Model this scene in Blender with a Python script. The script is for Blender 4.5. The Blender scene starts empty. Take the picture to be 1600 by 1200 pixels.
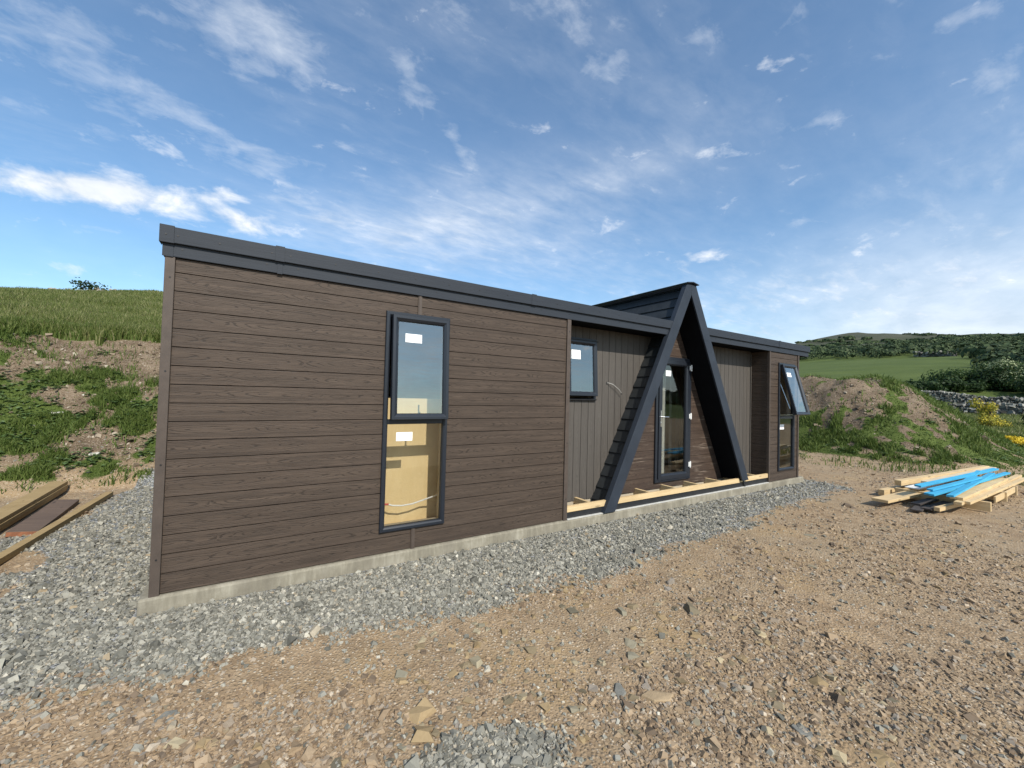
import bpy, bmesh, math, random
import numpy as np
from mathutils import Matrix, Vector
S = bpy.context.scene
COL = S.collection
rng = np.random.default_rng(7)
random.seed(7)

# ------------------------------------------------------------------ camera
YAW, PITCH, ROLL = 0.562688, 0.02614, 0.026271
CAM = Vector((0.6339, -4.0719, 1.5993))
dv = Vector((math.sin(YAW)*math.cos(PITCH), math.cos(YAW)*math.cos(PITCH), math.sin(PITCH)))
rv = Vector((math.cos(YAW), -math.sin(YAW), 0)); uv = rv.cross(dv)
r2 = rv*math.cos(ROLL)+uv*math.sin(ROLL); u2 = uv*math.cos(ROLL)-rv*math.sin(ROLL)
cd = bpy.data.cameras.new('camera'); cam = bpy.data.objects.new('camera', cd); COL.objects.link(cam)
cd.sensor_width = 36; cd.sensor_fit = 'HORIZONTAL'; cd.lens = 632.09/1600*36
cd.clip_start = 0.05; cd.clip_end = 20000
cam.matrix_world = Matrix(((r2.x, u2.x, -dv.x, CAM.x), (r2.y, u2.y, -dv.y, CAM.y), (r2.z, u2.z, -dv.z, CAM.z), (0, 0, 0, 1)))
S.camera = cam

def pixdir(x, y):
    v = r2*((x-800)/632.09) - u2*((y-600)/632.09) + dv
    return v.normalized()

# ------------------------------------------------------------------ light
SUN_DIR = Vector((-0.05, -1.0, 0.84)).normalized()        # towards the sun
sl = bpy.data.lights.new('sun', 'SUN'); sun = bpy.data.objects.new('sun', sl); COL.objects.link(sun)
sl.energy = 4.9; sl.angle = math.radians(0.55); sl.color = (1.0, 0.94, 0.84)
sun.location = (2, -12, 14)
sun.rotation_euler = SUN_DIR.to_track_quat('Z', 'Y').to_euler()
S.view_settings.view_transform = 'Standard'; S.view_settings.look = 'None'
S.view_settings.exposure = 0.0; S.view_settings.gamma = 1.0
S.render.engine = 'CYCLES'
S.cycles.use_denoising = True
S.cycles.max_bounces = 8; S.cycles.transparent_max_bounces = 12
S.cycles.sample_clamp_indirect = 6

class NT:
    """tiny node builder"""
    def __init__(s, tree): s.t = tree; s.n = tree.nodes; s.l = tree.links
    def new(s, typ, **kw):
        n = s.n.new(typ)
        for k, v in kw.items(): setattr(n, k, v)
        return n
    def put(s, sock, v):
        if v is None: return
        if isinstance(v, bpy.types.NodeSocket): s.l.new(v, sock)
        elif isinstance(v, (tuple, list)) and len(v) == 3 and sock.type == 'RGBA': sock.default_value = (*v, 1)
        else: sock.default_value = v
    def m(s, op, a, b=None, c=None, clamp=False):
        n = s.new('ShaderNodeMath', operation=op, use_clamp=clamp)
        s.put(n.inputs[0], a); s.put(n.inputs[1], b)
        if c is not None: s.put(n.inputs[2], c)
        return n.outputs[0]
    def vm(s, op, a, b=None):
        n = s.new('ShaderNodeVectorMath', operation=op)
        s.put(n.inputs[0], a)
        if b is not None: s.put(n.inputs[1], b)
        return n.outputs['Value'] if op in ('DOT_PRODUCT', 'LENGTH') else n.outputs[0]
    def noise(s, vec, scale, detail=3, rough=.5, dist=0.0, color=False):
        n = s.new('ShaderNodeTexNoise'); s.put(n.inputs['Vector'], vec); s.put(n.inputs['Scale'], scale)
        n.inputs['Detail'].default_value = detail; n.inputs['Roughness'].default_value = rough
        n.inputs['Distortion'].default_value = dist
        return n.outputs['Color' if color else 'Fac']
    def voro(s, vec, scale, feature='F1', out='Distance', rand=1.0):
        n = s.new('ShaderNodeTexVoronoi', feature=feature); s.put(n.inputs['Vector'], vec); s.put(n.inputs['Scale'], scale)
        n.inputs['Randomness'].default_value = rand
        return n.outputs[out]
    def ramp(s, fac, stops, interp='LINEAR'):
        n = s.new('ShaderNodeValToRGB'); n.color_ramp.interpolation = interp
        e = n.color_ramp.elements
        while len(e) < len(stops): e.new(0.5)
        for i, (p, c) in enumerate(stops):
            e[i].position = p; e[i].color = (*c, 1) if len(c) == 3 else c
        s.put(n.inputs[0], fac); return n.outputs[0]
    def mix(s, f, a, b, mode='MIX'):
        n = s.new('ShaderNodeMix', data_type='RGBA', blend_type=mode)
        s.put(n.inputs[0], f); s.put(n.inputs[6], a); s.put(n.inputs[7], b); return n.outputs[2]
    def remap(s, v, a, b, c=0.0, d=1.0):
        n = s.new('ShaderNodeMapRange'); s.put(n.inputs[0], v)
        for i, q in enumerate((a, b, c, d)): n.inputs[i+1].default_value = q
        return n.outputs[0]
    def mapping(s, vec, scale=(1, 1, 1), rot=(0, 0, 0), loc=(0, 0, 0)):
        n = s.new('ShaderNodeMapping'); s.put(n.inputs[0], vec)
        n.inputs['Scale'].default_value = scale; n.inputs['Rotation'].default_value = rot; n.inputs['Location'].default_value = loc
        return n.outputs[0]
    def sep(s, v):
        n = s.new('ShaderNodeSeparateXYZ'); s.put(n.inputs[0], v); return n.outputs
    def comb(s, x, y, z):
        n = s.new('ShaderNodeCombineXYZ')
        for i, q in enumerate((x, y, z)): s.put(n.inputs[i], q)
        return n.outputs[0]
    def obj(s): return s.new('ShaderNodeTexCoord').outputs['Object']
    def island(s): return s.new('ShaderNodeNewGeometry').outputs['Random Per Island']
    def attr(s, name): return s.new('ShaderNodeAttribute', attribute_name=name).outputs['Fac']
    def bump(s, h, strength=.5, dist=.01):
        n = s.new('ShaderNodeBump'); s.put(n.inputs['Height'], h); n.inputs['Strength'].default_value = strength
        n.inputs['Distance'].default_value = dist; return n.outputs[0]

def material(name):
    m = bpy.data.materials.new(name); m.use_nodes = True
    N = NT(m.node_tree); b = m.node_tree.nodes['Principled BSDF']
    return m, N, b
def simple(name, col, rough=.6, metal=0.0, var=.12, scale=8, bump=.0):
    m, N, b = material(name); o = N.obj()
    n = N.noise(o, scale, 4, .6)
    c = N.mix(N.remap(n, .3, .7), tuple(x*(1-var) for x in col), tuple(min(1, x*(1+var)) for x in col))
    N.put(b.inputs['Base Color'], c); b.inputs['Roughness'].default_value = rough; b.inputs['Metallic'].default_value = metal
    if bump: N.put(b.inputs['Normal'], N.bump(N.noise(o, scale*12, 3), bump, .004))
    return m

# ------------------------------------------------------------------ sky with thin clouds
W = bpy.data.worlds.new('World'); S.world = W; W.use_nodes = True
N = NT(W.node_tree); bg = W.node_tree.nodes['Background']
sky = N.new('ShaderNodeTexSky', sky_type='NISHITA', sun_disc=False)
sky.sun_elevation = math.asin(SUN_DIR.z); sky.sun_rotation = math.atan2(SUN_DIR.x, SUN_DIR.y)
sky.altitude = 60; sky.air_density = 1.0; sky.dust_density = 0.9; sky.ozone_density = 2.2
d = N.new('ShaderNodeTexCoord').outputs['Generated']
sx, sy, sz = N.sep(d)
den = N.m('ADD', N.m('MAXIMUM', sz, 0.0), 0.10)
pl = N.comb(N.m('DIVIDE', sx, den), N.m('DIVIDE', sy, den), 0.0)       # cloud layer overhead
fine = N.noise(N.mapping(pl, (1.1, 2.6, 1), (0, 0, math.radians(-38))), 4.2, 9, .62, .25)
broad = N.noise(N.mapping(pl, (1, 1.8, 1), (0, 0, math.radians(-25)), (3.1, 1.7, 0)), .55, 4, .55, .3)
puff = N.noise(N.mapping(d, (1, 1, 2.0)), 13, 9, .60, .25)
streak = N.noise(N.mapping(d, (1, 1, 1.9), (0.3, 0.5, 0)), 17, 9, .62, .35)
def blob(px, py, a, b_, rot, amp):
    c = pixdir(px, py); k = 632.09*math.sqrt(1+((px-800)/632.09)**2+((py-600)/632.09)**2)
    e1 = (pixdir(px+5, py)-c); e1 = (e1-c*e1.dot(c)).normalized(); e2 = c.cross(e1)
    f1 = (pixdir(px+1, py)-c).length; f2 = (pixdir(px, py+1)-c).length
    cr, sr = math.cos(math.radians(rot)), math.sin(math.radians(rot))
    # rotate in picture-plane angle (positive: falls to the right)
    if e2.dot(pixdir(px, py+5)-c) < 0: e2 = -e2
    ax = (e1*cr+e2*sr)/(a*f1); ay = (e2*cr-e1*sr)/(b_*f2)
    dd = N.vm('SUBTRACT', d, tuple(c))
    q = N.m('ADD', N.m('POWER', N.m('ABSOLUTE', N.vm('DOT_PRODUCT', dd, tuple(ax))), 2.0), N.m('POWER', N.m('ABSOLUTE', N.vm('DOT_PRODUCT', dd, tuple(ay))), 2.0))
    return N.m('MULTIPLY', N.m('POWER', 2.718, N.m('MULTIPLY', q, -1.0)), amp)
def total(lst):
    t = None
    for q in lst:
        v = blob(*q); t = v if t is None else N.m('ADD', t, v)
    return t
cum = total([(60, 283, 130, 26, 6, 1.05), (190, 302, 90, 32, 8, 1.15), (345, 304, 48, 14, 4, .8), (372, 344, 80, 20, 14, 1.0), (170, 222, 60, 14, 6, .5),
             (1095, 402, 75, 13, 3, .72), (1305, 388, 42, 9, 0, .62), (1122, 238, 44, 13, -4, .62), (80, 424, 140, 14, 2, .45), (60, 345, 40, 8, 4, .45), (265, 240, 30, 8, 12, .4)])
wis = total([(345, 45, 120, 55, 32, .85), (400, 15, 70, 50, 40, .6), (60, 60, 150, 80, 30, .65), (480, 105, 60, 40, 35, .6), (645, 135, 26, 62, -15, .75), (722, 240, 46, 14, 55, .95),
             (545, 245, 30, 34, 0, .5), (928, 102, 46, 20, 12, .75), (965, 100, 22, 18, -30, .6), (895, 25, 80, 50, 0, .45), (1160, 52, 60, 30, 0, .4), (1500, 25, 50, 18, -25, .5), (1575, 105, 60, 40, -35, .65),
             (330, 200, 170, 36, 32, .5), (430, 280, 120, 34, 35, .45), (1280, 190, 26, 9, -20, .6), (1090, 60, 24, 9, -20, .45), (720, 15, 80, 30, 10, .4)])
soft = total([(850, 300, 230, 60, -6, .45), (560, 365, 200, 60, 10, .42), (960, 275, 130, 24, -16, .34), (800, 380, 260, 60, 0, .34), (1400, 480, 480, 90, -6, .95), (1600, 250, 300, 190, -10, .25), (720, 340, 60, 40, 0, .2)])
back = N.remap(sy, .1, -.9, 0, .42)
cov_c = N.remap(N.m('ADD', puff, N.m('MULTIPLY', cum, .36)), .64, .95, 0, .95)
cov_w = N.remap(N.m('ADD', N.m('ADD', N.m('MULTIPLY', streak, .55), N.m('MULTIPLY', fine, .45)), N.m('MULTIPLY', wis, .25)), .585, .97, 0, .78)
cov_s = N.m('MULTIPLY', soft, N.remap(N.m('ADD', N.m('MULTIPLY', broad, .5), N.m('MULTIPLY', fine, .5)), .3, .66), clamp=True)
cov_b = N.m('MULTIPLY', N.remap(N.m('MULTIPLY', broad, N.m('ADD', fine, .35)), .44, .78), .16, clamp=True)
cov = N.m('ADD', N.m('ADD', N.m('ADD', cov_c, N.m('ADD', N.m('MULTIPLY', back, N.remap(fine, .3, .65, .5, 1.3)), .06)), N.m('MULTIPLY', cov_w, .75)), N.m('ADD', N.m('MULTIPLY', cov_s, .8), cov_b), clamp=True)
hz = N.m('POWER', N.m('SUBTRACT', 1.0, N.m('MAXIMUM', sz, 0.0), clamp=True), 5.0)
east = N.remap(sx, -.2, 1.0, .34, .72)
cov = N.m('MAXIMUM', cov, N.m('MULTIPLY', hz, east))
cov = N.m('MAXIMUM', cov, N.m('MULTIPLY', blob(1560, 540, 620, 190, 0, .82), N.remap(broad, .2, .7, .75, 1.1)), clamp=True)
cloudcol = N.mix(N.remap(puff, .35, .7), (5.2, 5.7, 6.4), (7.4, 7.6, 7.9))
skycol = N.mix(1.0, sky.outputs[0], (0.84, 1.12, 1.22), 'MULTIPLY')
SKYN = N.mix(cov, skycol, cloudcol)
N.put(bg.inputs['Color'], SKYN); bg.inputs['Strength'].default_value = 0.15

# ------------------------------------------------------------------ object helpers
def tag(o, label=None, cat=None, group=None, kind=None):
    if label: o['label'] = label
    if cat: o['category'] = cat
    if group: o['group'] = group
    if kind: o['kind'] = kind
    return o
def thing(name, label, cat, loc=(0, 0, 0), rot=(0, 0, 0), group=None):
    o = bpy.data.objects.new(name, None); COL.objects.link(o); o.location = loc; o.rotation_euler = rot
    o.empty_display_size = .2
    return tag(o, label, cat, group)
def link(name, me, mats, parent=None):
    for m in (mats if isinstance(mats, (list, tuple)) else [mats]): me.materials.append(m)
    o = bpy.data.objects.new(name, me); COL.objects.link(o)
    if parent: o.parent = parent
    return o
class MB:
    def __init__(s): s.v = []; s.f = []; s.mi = []
    def add(s, vs, fs, mi=0):
        k = len(s.v); s.v += [tuple(v) for v in vs]
        for f in fs: s.f.append(tuple(i+k for i in f)); s.mi.append(mi)
        return s
    def box(s, x0, x1, y0, y1, z0, z1, mi=0):
        return s.add([(x0, y0, z0), (x1, y0, z0), (x1, y1, z0), (x0, y1, z0), (x0, y0, z1), (x1, y0, z1), (x1, y1, z1), (x0, y1, z1)],
                     [(3, 2, 1, 0), (4, 5, 6, 7), (0, 1, 5, 4), (1, 2, 6, 5), (2, 3, 7, 6), (3, 0, 4, 7)], mi)
    def prism(s, poly, y0, y1, mi=0):          # poly in XZ, counter-clockwise seen from -Y
        n = len(poly)
        vs = [(x, y0, z) for x, z in poly]+[(x, y1, z) for x, z in poly]
        fs = [tuple(range(n)), tuple(range(2*n-1, n-1, -1))]+[((i+1) % n, i, i+n, (i+1) % n+n) for i in range(n)]
        return s.add(vs, fs, mi)
    def ring(s, x0, x1, z0, z1, prof, mi=0, close=True):   # mitred frame swept round a rectangle; prof = (inset, y)
        rs = [[(x0+i, y, z0+i), (x1-i, y, z0+i), (x1-i, y, z1-i), (x0+i, y, z1-i)] for i, y in prof]
        vs = [p for r in rs for p in r]; fs = []; n = len(rs)
        for k in range(n if close else n-1):
            a, b = 4*k, 4*((k+1) % n)
            for j in range(4): fs.append((a+j, a+(j+1) % 4, b+(j+1) % 4, b+j))
        return s.add(vs, fs, mi)
    def tube(s, pts, r, n=8, mi=0):
        pts = [Vector(p) for p in pts]; vs = []; fs = []
        for i, p in enumerate(pts):
            t = (pts[min(i+1, len(pts)-1)]-pts[max(i-1, 0)]).normalized()
            a = t.orthogonal().normalized() if i == 0 else (a-t*a.dot(t)).normalized()
            b = t.cross(a); rr = r[i] if isinstance(r, (list, tuple)) else r
            vs += [p+(a*math.cos(2*math.pi*k/n)+b*math.sin(2*math.pi*k/n))*rr for k in range(n)]
        for i in range(len(pts)-1):
            for k in range(n): fs.append((i*n+k, i*n+(k+1) % n, (i+1)*n+(k+1) % n, (i+1)*n+k))
        fs += [tuple(range(n-1, -1, -1)), tuple((len(pts)-1)*n+k for k in range(n))]
        return s.add(vs, fs, mi)
    def build(s, name, mats, parent=None, bevel=0, smooth=False, fix=True):
        me = bpy.data.meshes.new(name); me.from_pydata(s.v, [], s.f)
        me.polygons.foreach_set('material_index', s.mi)
        if fix:
            bm = bmesh.new(); bm.from_mesh(me); bmesh.ops.recalc_face_normals(bm, faces=bm.faces); bm.to_mesh(me); bm.free()
        if smooth: me.polygons.foreach_set('use_smooth', [True]*len(me.polygons))
        o = link(name, me, mats, parent)
        if bevel:
            b = o.modifiers.new('bevel', 'BEVEL'); b.width = bevel; b.segments = 2; b.limit_method = 'ANGLE'; b.angle_limit = .6
        return o
def np_obj(name, V, F, mats, parent=None, smooth=False, attrs=None):
    """V (n,3), F (m,k)"""
    me = bpy.data.meshes.new(name); V = np.asarray(V, np.float32); F = np.asarray(F, np.int32)
    m, k = F.shape
    me.vertices.add(len(V)); me.vertices.foreach_set('co', V.ravel())
    me.loops.add(m*k); me.loops.foreach_set('vertex_index', F.ravel())
    me.polygons.add(m); me.polygons.foreach_set('loop_start', np.arange(0, m*k, k, dtype=np.int32))
    me.update(calc_edges=True)
    me.polygons.foreach_set('use_smooth', np.full(m, smooth, bool))
    for an, av in (attrs or {}).items():
        a = me.attributes.new(an, 'FLOAT', 'POINT'); a.data.foreach_set('value', np.asarray(av, np.float32))
    return link(name, me, mats, parent)

# ------------------------------------------------------------------ terrain functions
def _h(ix, iy, seed):
    n = (ix*374761393+iy*668265263+seed*1442695041) & 0xffffffff
    n = ((n ^ (n >> 13))*1274126177) & 0xffffffff
    return ((n ^ (n >> 16)) & 0xffff)/65535.0
def vnoise(x, y, seed=0):
    x = np.asarray(x, float); y = np.asarray(y, float)
    ix = np.floor(x).astype(np.int64); iy = np.floor(y).astype(np.int64); fx = x-ix; fy = y-iy
    fx = fx*fx*(3-2*fx); fy = fy*fy*(3-2*fy)
    a, b, c, e = _h(ix, iy, seed), _h(ix+1, iy, seed), _h(ix, iy+1, seed), _h(ix+1, iy+1, seed)
    return (a*(1-fx)+b*fx)*(1-fy)+(c*(1-fx)+e*fx)*fy
def fbm(x, y, oct=4, seed=0):
    t = 0; a = .5; s = 0
    for k in range(oct):
        t = t+a*vnoise(x*2**k, y*2**k, seed+k); s += a; a *= .55
    return t/s
def sst(a, b, x):
    t = np.clip((x-a)/(b-a), 0, 1); return t*t*(3-2*t)
BX = [-3000, -600, -200, -60, -20, 13, 20, 28, 38, 47, 60, 67, 75, 90, 120, 230, 450, 800, 1450, 2000, 3200, 9000]
BZ = [60, 30, 12, 3, -.12, -.12, .02, .12, .6, .95, 1.2, 1.5, 3.0, 4.9, 8.6, 20, 45, 85, 162, 150, 120, 60]
def mound_amt(X, Y):
    n = .5*(fbm(X*.45, Y*.45, 3, 21)-.5)
    wob = 1.0*(fbm(X*.3+5, Y*.3, 2, 22)-.5)
    return sst(15.2, 19.4, X+wob)*(1-sst(21.0, 27.5, X))*sst(-2.7, 2.0, Y+.25*wob)*(1-sst(13, 19, Y))*(1+.25*n)
def bank_amt(X, Y):
    Yb = Y-5.2+.35*(fbm(X*.5, Y*.3, 2, 31)-.5)
    fade = 1-.8*sst(1, 15, X)
    lin = np.clip((Yb+.25)/4.65, 0, 1); sm = sst(-.4, 4.65, Yb)
    return (.62*lin+.38*sm)*fade, np.clip(Y-9.2, 0, 21)*fade
def height(X, Y, fine=True):
    X = np.asarray(X, float); Y = np.asarray(Y, float)
    z = np.interp(X, BX, BZ)
    R = np.hypot(X, Y)
    z = z*(1-.35*sst(300, 1500, np.abs(Y)))
    z = np.where(X > 30, z*(1-sst(.04, .40, -Y/np.maximum(X, 1))), z)
    z = z+38*np.exp(-((Y-480)/210)**2)*sst(900, 1450, X)
    # land behind the camera
    z = z-sst(40, 260, -Y)*9+sst(400, 2000, -Y)*12; z = np.where(Y < -60, z*(1-sst(60, 200, -Y)*.8), z)
    z = z+sst(0, 1, (R-60)/400)*6*(fbm(X/90., Y/90., 4, 3)-.5)*2+sst(500, 1300, R)*24*(fbm(X/330., Y/330., 4, 5)-.5)
    z = z+sst(24, 60, R)*.5*(fbm(X/9., Y/9., 3, 4)-.5)
    b, s = bank_amt(X, Y)
    z = z+b*2.80+s*np.interp(X, [-16, -11, -5, 0], [.165, .180, .228, .24])+.012*np.clip(Y-30, 0, 60)*(1-.8*sst(1, 15, X))
    z = z+.32*b*(fbm(X*.7, Y*.7, 4, 33)-.5)*2*.5
    crest = .22*(fbm(X*.35, Y*.35, 3, 35)-.5)*sst(26, 30, Y)*(1-sst(2, 16, X)); z = z+crest
    m = mound_amt(X, Y)
    z = z+2.56*m+.35*sst(0, .3, m)*(fbm(X*1.1, Y*1.1, 4, 34)-.5)
    # yard: gentle ruts and lumps
    yard = (1-sst(.02, .2, m))*(1-sst(.02, .2, b))*(1-sst(22, 30, R))
    padflat = 1-(sst(-1.2, -.3, X)*(1-sst(11, 12.5, X))*sst(-.5, -.05, Y)*(1-sst(4.6, 5.2, Y)))
    z = z+yard*padflat*(.05*(fbm(X*.5+3, Y*.5, 2, 41)-.5)+(.018*(fbm(X*3.1, Y*3.1, 3, 42)-.5) if fine else 0))
    if fine: z = z+.10*np.clip(b*4+m*4, 0, 1)*(fbm(X*3.4, Y*3.4, 4, 43)-.5)
    # far right: dip of the yard towards the mound foot
    return z
def gravel(X, Y):
    X = np.asarray(X, float); Y = np.asarray(Y, float)
    w = .34*(fbm(X*1.1, Y*1.1, 4, 51)-.5)
    front = np.interp(X, [-9, -3, -.3, 1, 3, 5, 8, 10.6, 11.6], [-1.5, -1.15, -.82, -.98, -1.18, -1.08, -.92, -.8, -.4])
    g1 = sst(-.26, .12, Y-front+w*1.2+.16*(fbm(X*5, Y*5, 2, 57)-.5))*(1-sst(10.7, 11.4, X+w*1.5))
    left = np.interp(Y, [-2, 0, 1.2, 2.4, 3.6, 5.2, 6], [-4, -3.3, -2.1, -1.42, -1.25, -1.0, -.5])
    g2 = sst(-.35, .15, X-left+w*1.6)*(1-sst(5.2, 5.7, Y+w))
    g = g1*g2
    # tan bald places inside the left gravel
    g = g*(1-.9*sst(.58, .68, fbm(X*.8+7, Y*.8, 3, 53))*(X < -1.0)*(Y > -.3))
    p = 1-sst(.62, 1.15, np.hypot((X-1.46)/.60, (Y+2.46)/.30)+w*1.8)*.9
    g3 = .55*(1-sst(.6, 1.2, np.hypot((X-1.05)/.8, (Y+1.95)/.22)+w*2))
    g = g*np.clip(.93+.5*sst(.05, .5, Y-front)-.55*(1-sst(0, .45, Y-front))*(fbm(X*2.6, Y*2.6, 3, 55) > .5), 0, 1)
    return np.clip(np.maximum(g, p), 0, 1)
def green(X, Y):
    """how much living green covers the ground"""
    X = np.asarray(X, float); Y = np.asarray(Y, float); R = np.hypot(X-.6, Y+4)
    b, s = bank_amt(X, Y); m = mound_amt(X, Y)
    n1 = .42*fbm(X*1.0, Y*1.0, 4, 61)+.58*fbm(X*3.1, Y*3.1, 3, 66)
    edge = 9.45+.5*(fbm(X*.6, 0*Y, 2, 62)-.5)
    top = sst(-.12, .12, Y-edge)*(1-sst(15, 20, X))
    pb = sst(.515, .62, n1+.10*(1-sst(6.2, 7.6, Y))*sst(.0, .06, b)-.06*sst(7.9, 9.0, Y)+.06*sst(-1.5, -4, X))*sst(.02, .08, b)*(1-top)
    pm = sst(.465, .56, n1+.09*(1-sst(.25, .6, m))-.11*sst(.72, .9, m)+.10*sst(20.6, 22, X))*sst(.01, .05, m)
    crest = sst(20.3, 21.6, X)*sst(.35, .6, m)
    far = sst(23.5, 27, X+.9*(Y+1))*1.0
    far = np.maximum(far, sst(24, 34, R)*(Y > -200))
    return np.clip(np.maximum.reduce([top, pb, pm, far, crest*.9]), 0, 1)
def soil(X, Y):
    b, s = bank_amt(X, Y); m = mound_amt(X, Y)
    return np.clip(sst(.02, .2, b)+sst(.01, .15, m), 0, 1)

# ------------------------------------------------------------------ ground sheet
def axis(lo, hi, step, far, grow=1.09, mx=260):
    a = list(np.arange(lo, hi+1e-6, step)); st = step; x = a[-1]
    while x < far: st = min(st*grow, mx); x += st; a.append(x)
    st = step; x = a[0]; pre = []
    while x > -far: st = min(st*grow, mx); x -= st; pre.append(x)
    return np.array(pre[::-1]+a)
gx = axis(-5.2, 24, .062, 7000, 1.06, 200); gy = axis(-4.2, 11.0, .062, 7000, 1.05, 200)
GX, GY = np.meshgrid(gx, gy); GZ = height(GX, GY)
nx, ny = len(gx), len(gy)
idx = np.arange(nx*ny).reshape(ny, nx)
F = np.stack([idx[:-1, :-1], idx[:-1, 1:], idx[1:, 1:], idx[1:, :-1]], -1).reshape(-1, 4)
V = np.stack([GX, GY, GZ], -1).reshape(-1, 3)
gm, N, b = material('ground_earth')
o = N.obj()
ag, av, asl = N.attr('grav'), N.attr('green'), N.attr('soil')
n_f = N.noise(o, 38, 5, .65); n_m = N.noise(o, 6, 4, .6); n_l = N.noise(o, .9, 4, .6)
dirt = N.ramp(N.m('ADD', N.m('MULTIPLY', n_m, .55), N.m('MULTIPLY', n_f, .45)), [(.30, (0.163, 0.108, 0.062)), (.46, (0.283, 0.196, 0.116)), (.58, (0.370, 0.265, 0.163)), (.72, (0.461, 0.349, 0.226))])
dirt = N.mix(N.remap(n_l, .38, .68, 0, .55), dirt, (.30, .235, .155))
dirt = N.mix(N.remap(N.noise(o, 1.7, 3, .5), .52, .68, 0, .65), dirt, (.36, .25, .135))
peb = N.voro(N.mapping(o, (1, 1, 1)), 55, 'F1', 'Color'); pd = N.voro(o, 55)
pebc = N.sep(peb)[0]
dirt = N.mix(N.m('MULTIPLY', N.remap(pd, .5, .25), N.remap(pebc, .45, .75), clamp=True), dirt, N.ramp(N.sep(peb)[1], [(0, (.22, .18, .14)), (.5, (.42, .34, .24)), (1, (.62, .54, .42))]))
gr_c = N.sep(N.voro(o, 42, 'F1', 'Color'))[0]
grv = N.ramp(gr_c, [(0, (.10, .105, .105)), (.4, (.22, .225, .22)), (.75, (.36, .36, .35)), (1, (.55, .55, .53))])
grv = N.mix(N.remap(N.voro(o, 42, 'DISTANCE_TO_EDGE'), .10, .0, 0, .8), grv, (.05, .05, .048))
soilc = N.ramp(N.m('ADD', N.m('MULTIPLY', N.noise(o, 2.2, 5, .7), .5), N.m('MULTIPLY', n_f, .5)), [(.34, (.060, .042, .026)), (.5, (.15, .108, .070)), (.64, (.27, .205, .14))])
soilc = N.mix(N.m('MULTIPLY', N.remap(pd, .5, .25), N.remap(pebc, .6, .8), clamp=True), soilc, (.36, .30, .235))
grass_n = N.m('ADD', N.m('MULTIPLY', N.noise(o, .09, 5, .6), .5), N.m('MULTIPLY', N.noise(o, 3.5, 5, .7), .5))
px_ = N.sep(o)[0]
turf = N.ramp(grass_n, [(.3, (.042, .062, .014)), (.48, (.070, .098, .022)), (.62, (.098, .128, .032)), (.78, (.15, .16, .055))])
turf = N.mix(N.remap(N.m('ADD', px_, N.m('MULTIPLY', N.noise(o, .012, 4, .6), 500)), 700, 950, 0, .85), turf, N.ramp(N.noise(o, .02, 5, .7), [(.35, (.045, .050, .034)), (.6, (.085, .080, .058))]))
col = N.mix(asl, dirt, soilc)
edge = N.remap(N.m('ADD', ag, N.m('MULTIPLY', N.m('SUBTRACT', n_f, .5), .6)), .35, .6)
col = N.mix(edge, col, grv)
gedge = N.remap(N.m('ADD', av, N.m('MULTIPLY', N.m('SUBTRACT', N.noise(o, 9, 4, .7), .5), .8)), .35, .65)
col = N.mix(gedge, col, turf)
N.put(b.inputs['Base Color'], col); b.inputs['Roughness'].default_value = .95; b.inputs['Specular IOR Level'].default_value = .2
hh = N.m('ADD', N.m('MULTIPLY', n_f, .5), N.m('MULTIPLY', N.remap(pd, .0, .6, 1, 0), .4))
N.put(b.inputs['Normal'], N.bump(hh, .8, .02))
GVf = V.astype(float)
ground = np_obj('ground', V, F, gm, smooth=True, attrs={'grav': gravel(GVf[:, 0], GVf[:, 1]), 'green': green(GVf[:, 0], GVf[:, 1]), 'soil': soil(GVf[:, 0], GVf[:, 1])})
tag(ground, 'bare stony tan earth rising to grassy slopes and moorland', 'ground', kind='structure')

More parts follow.
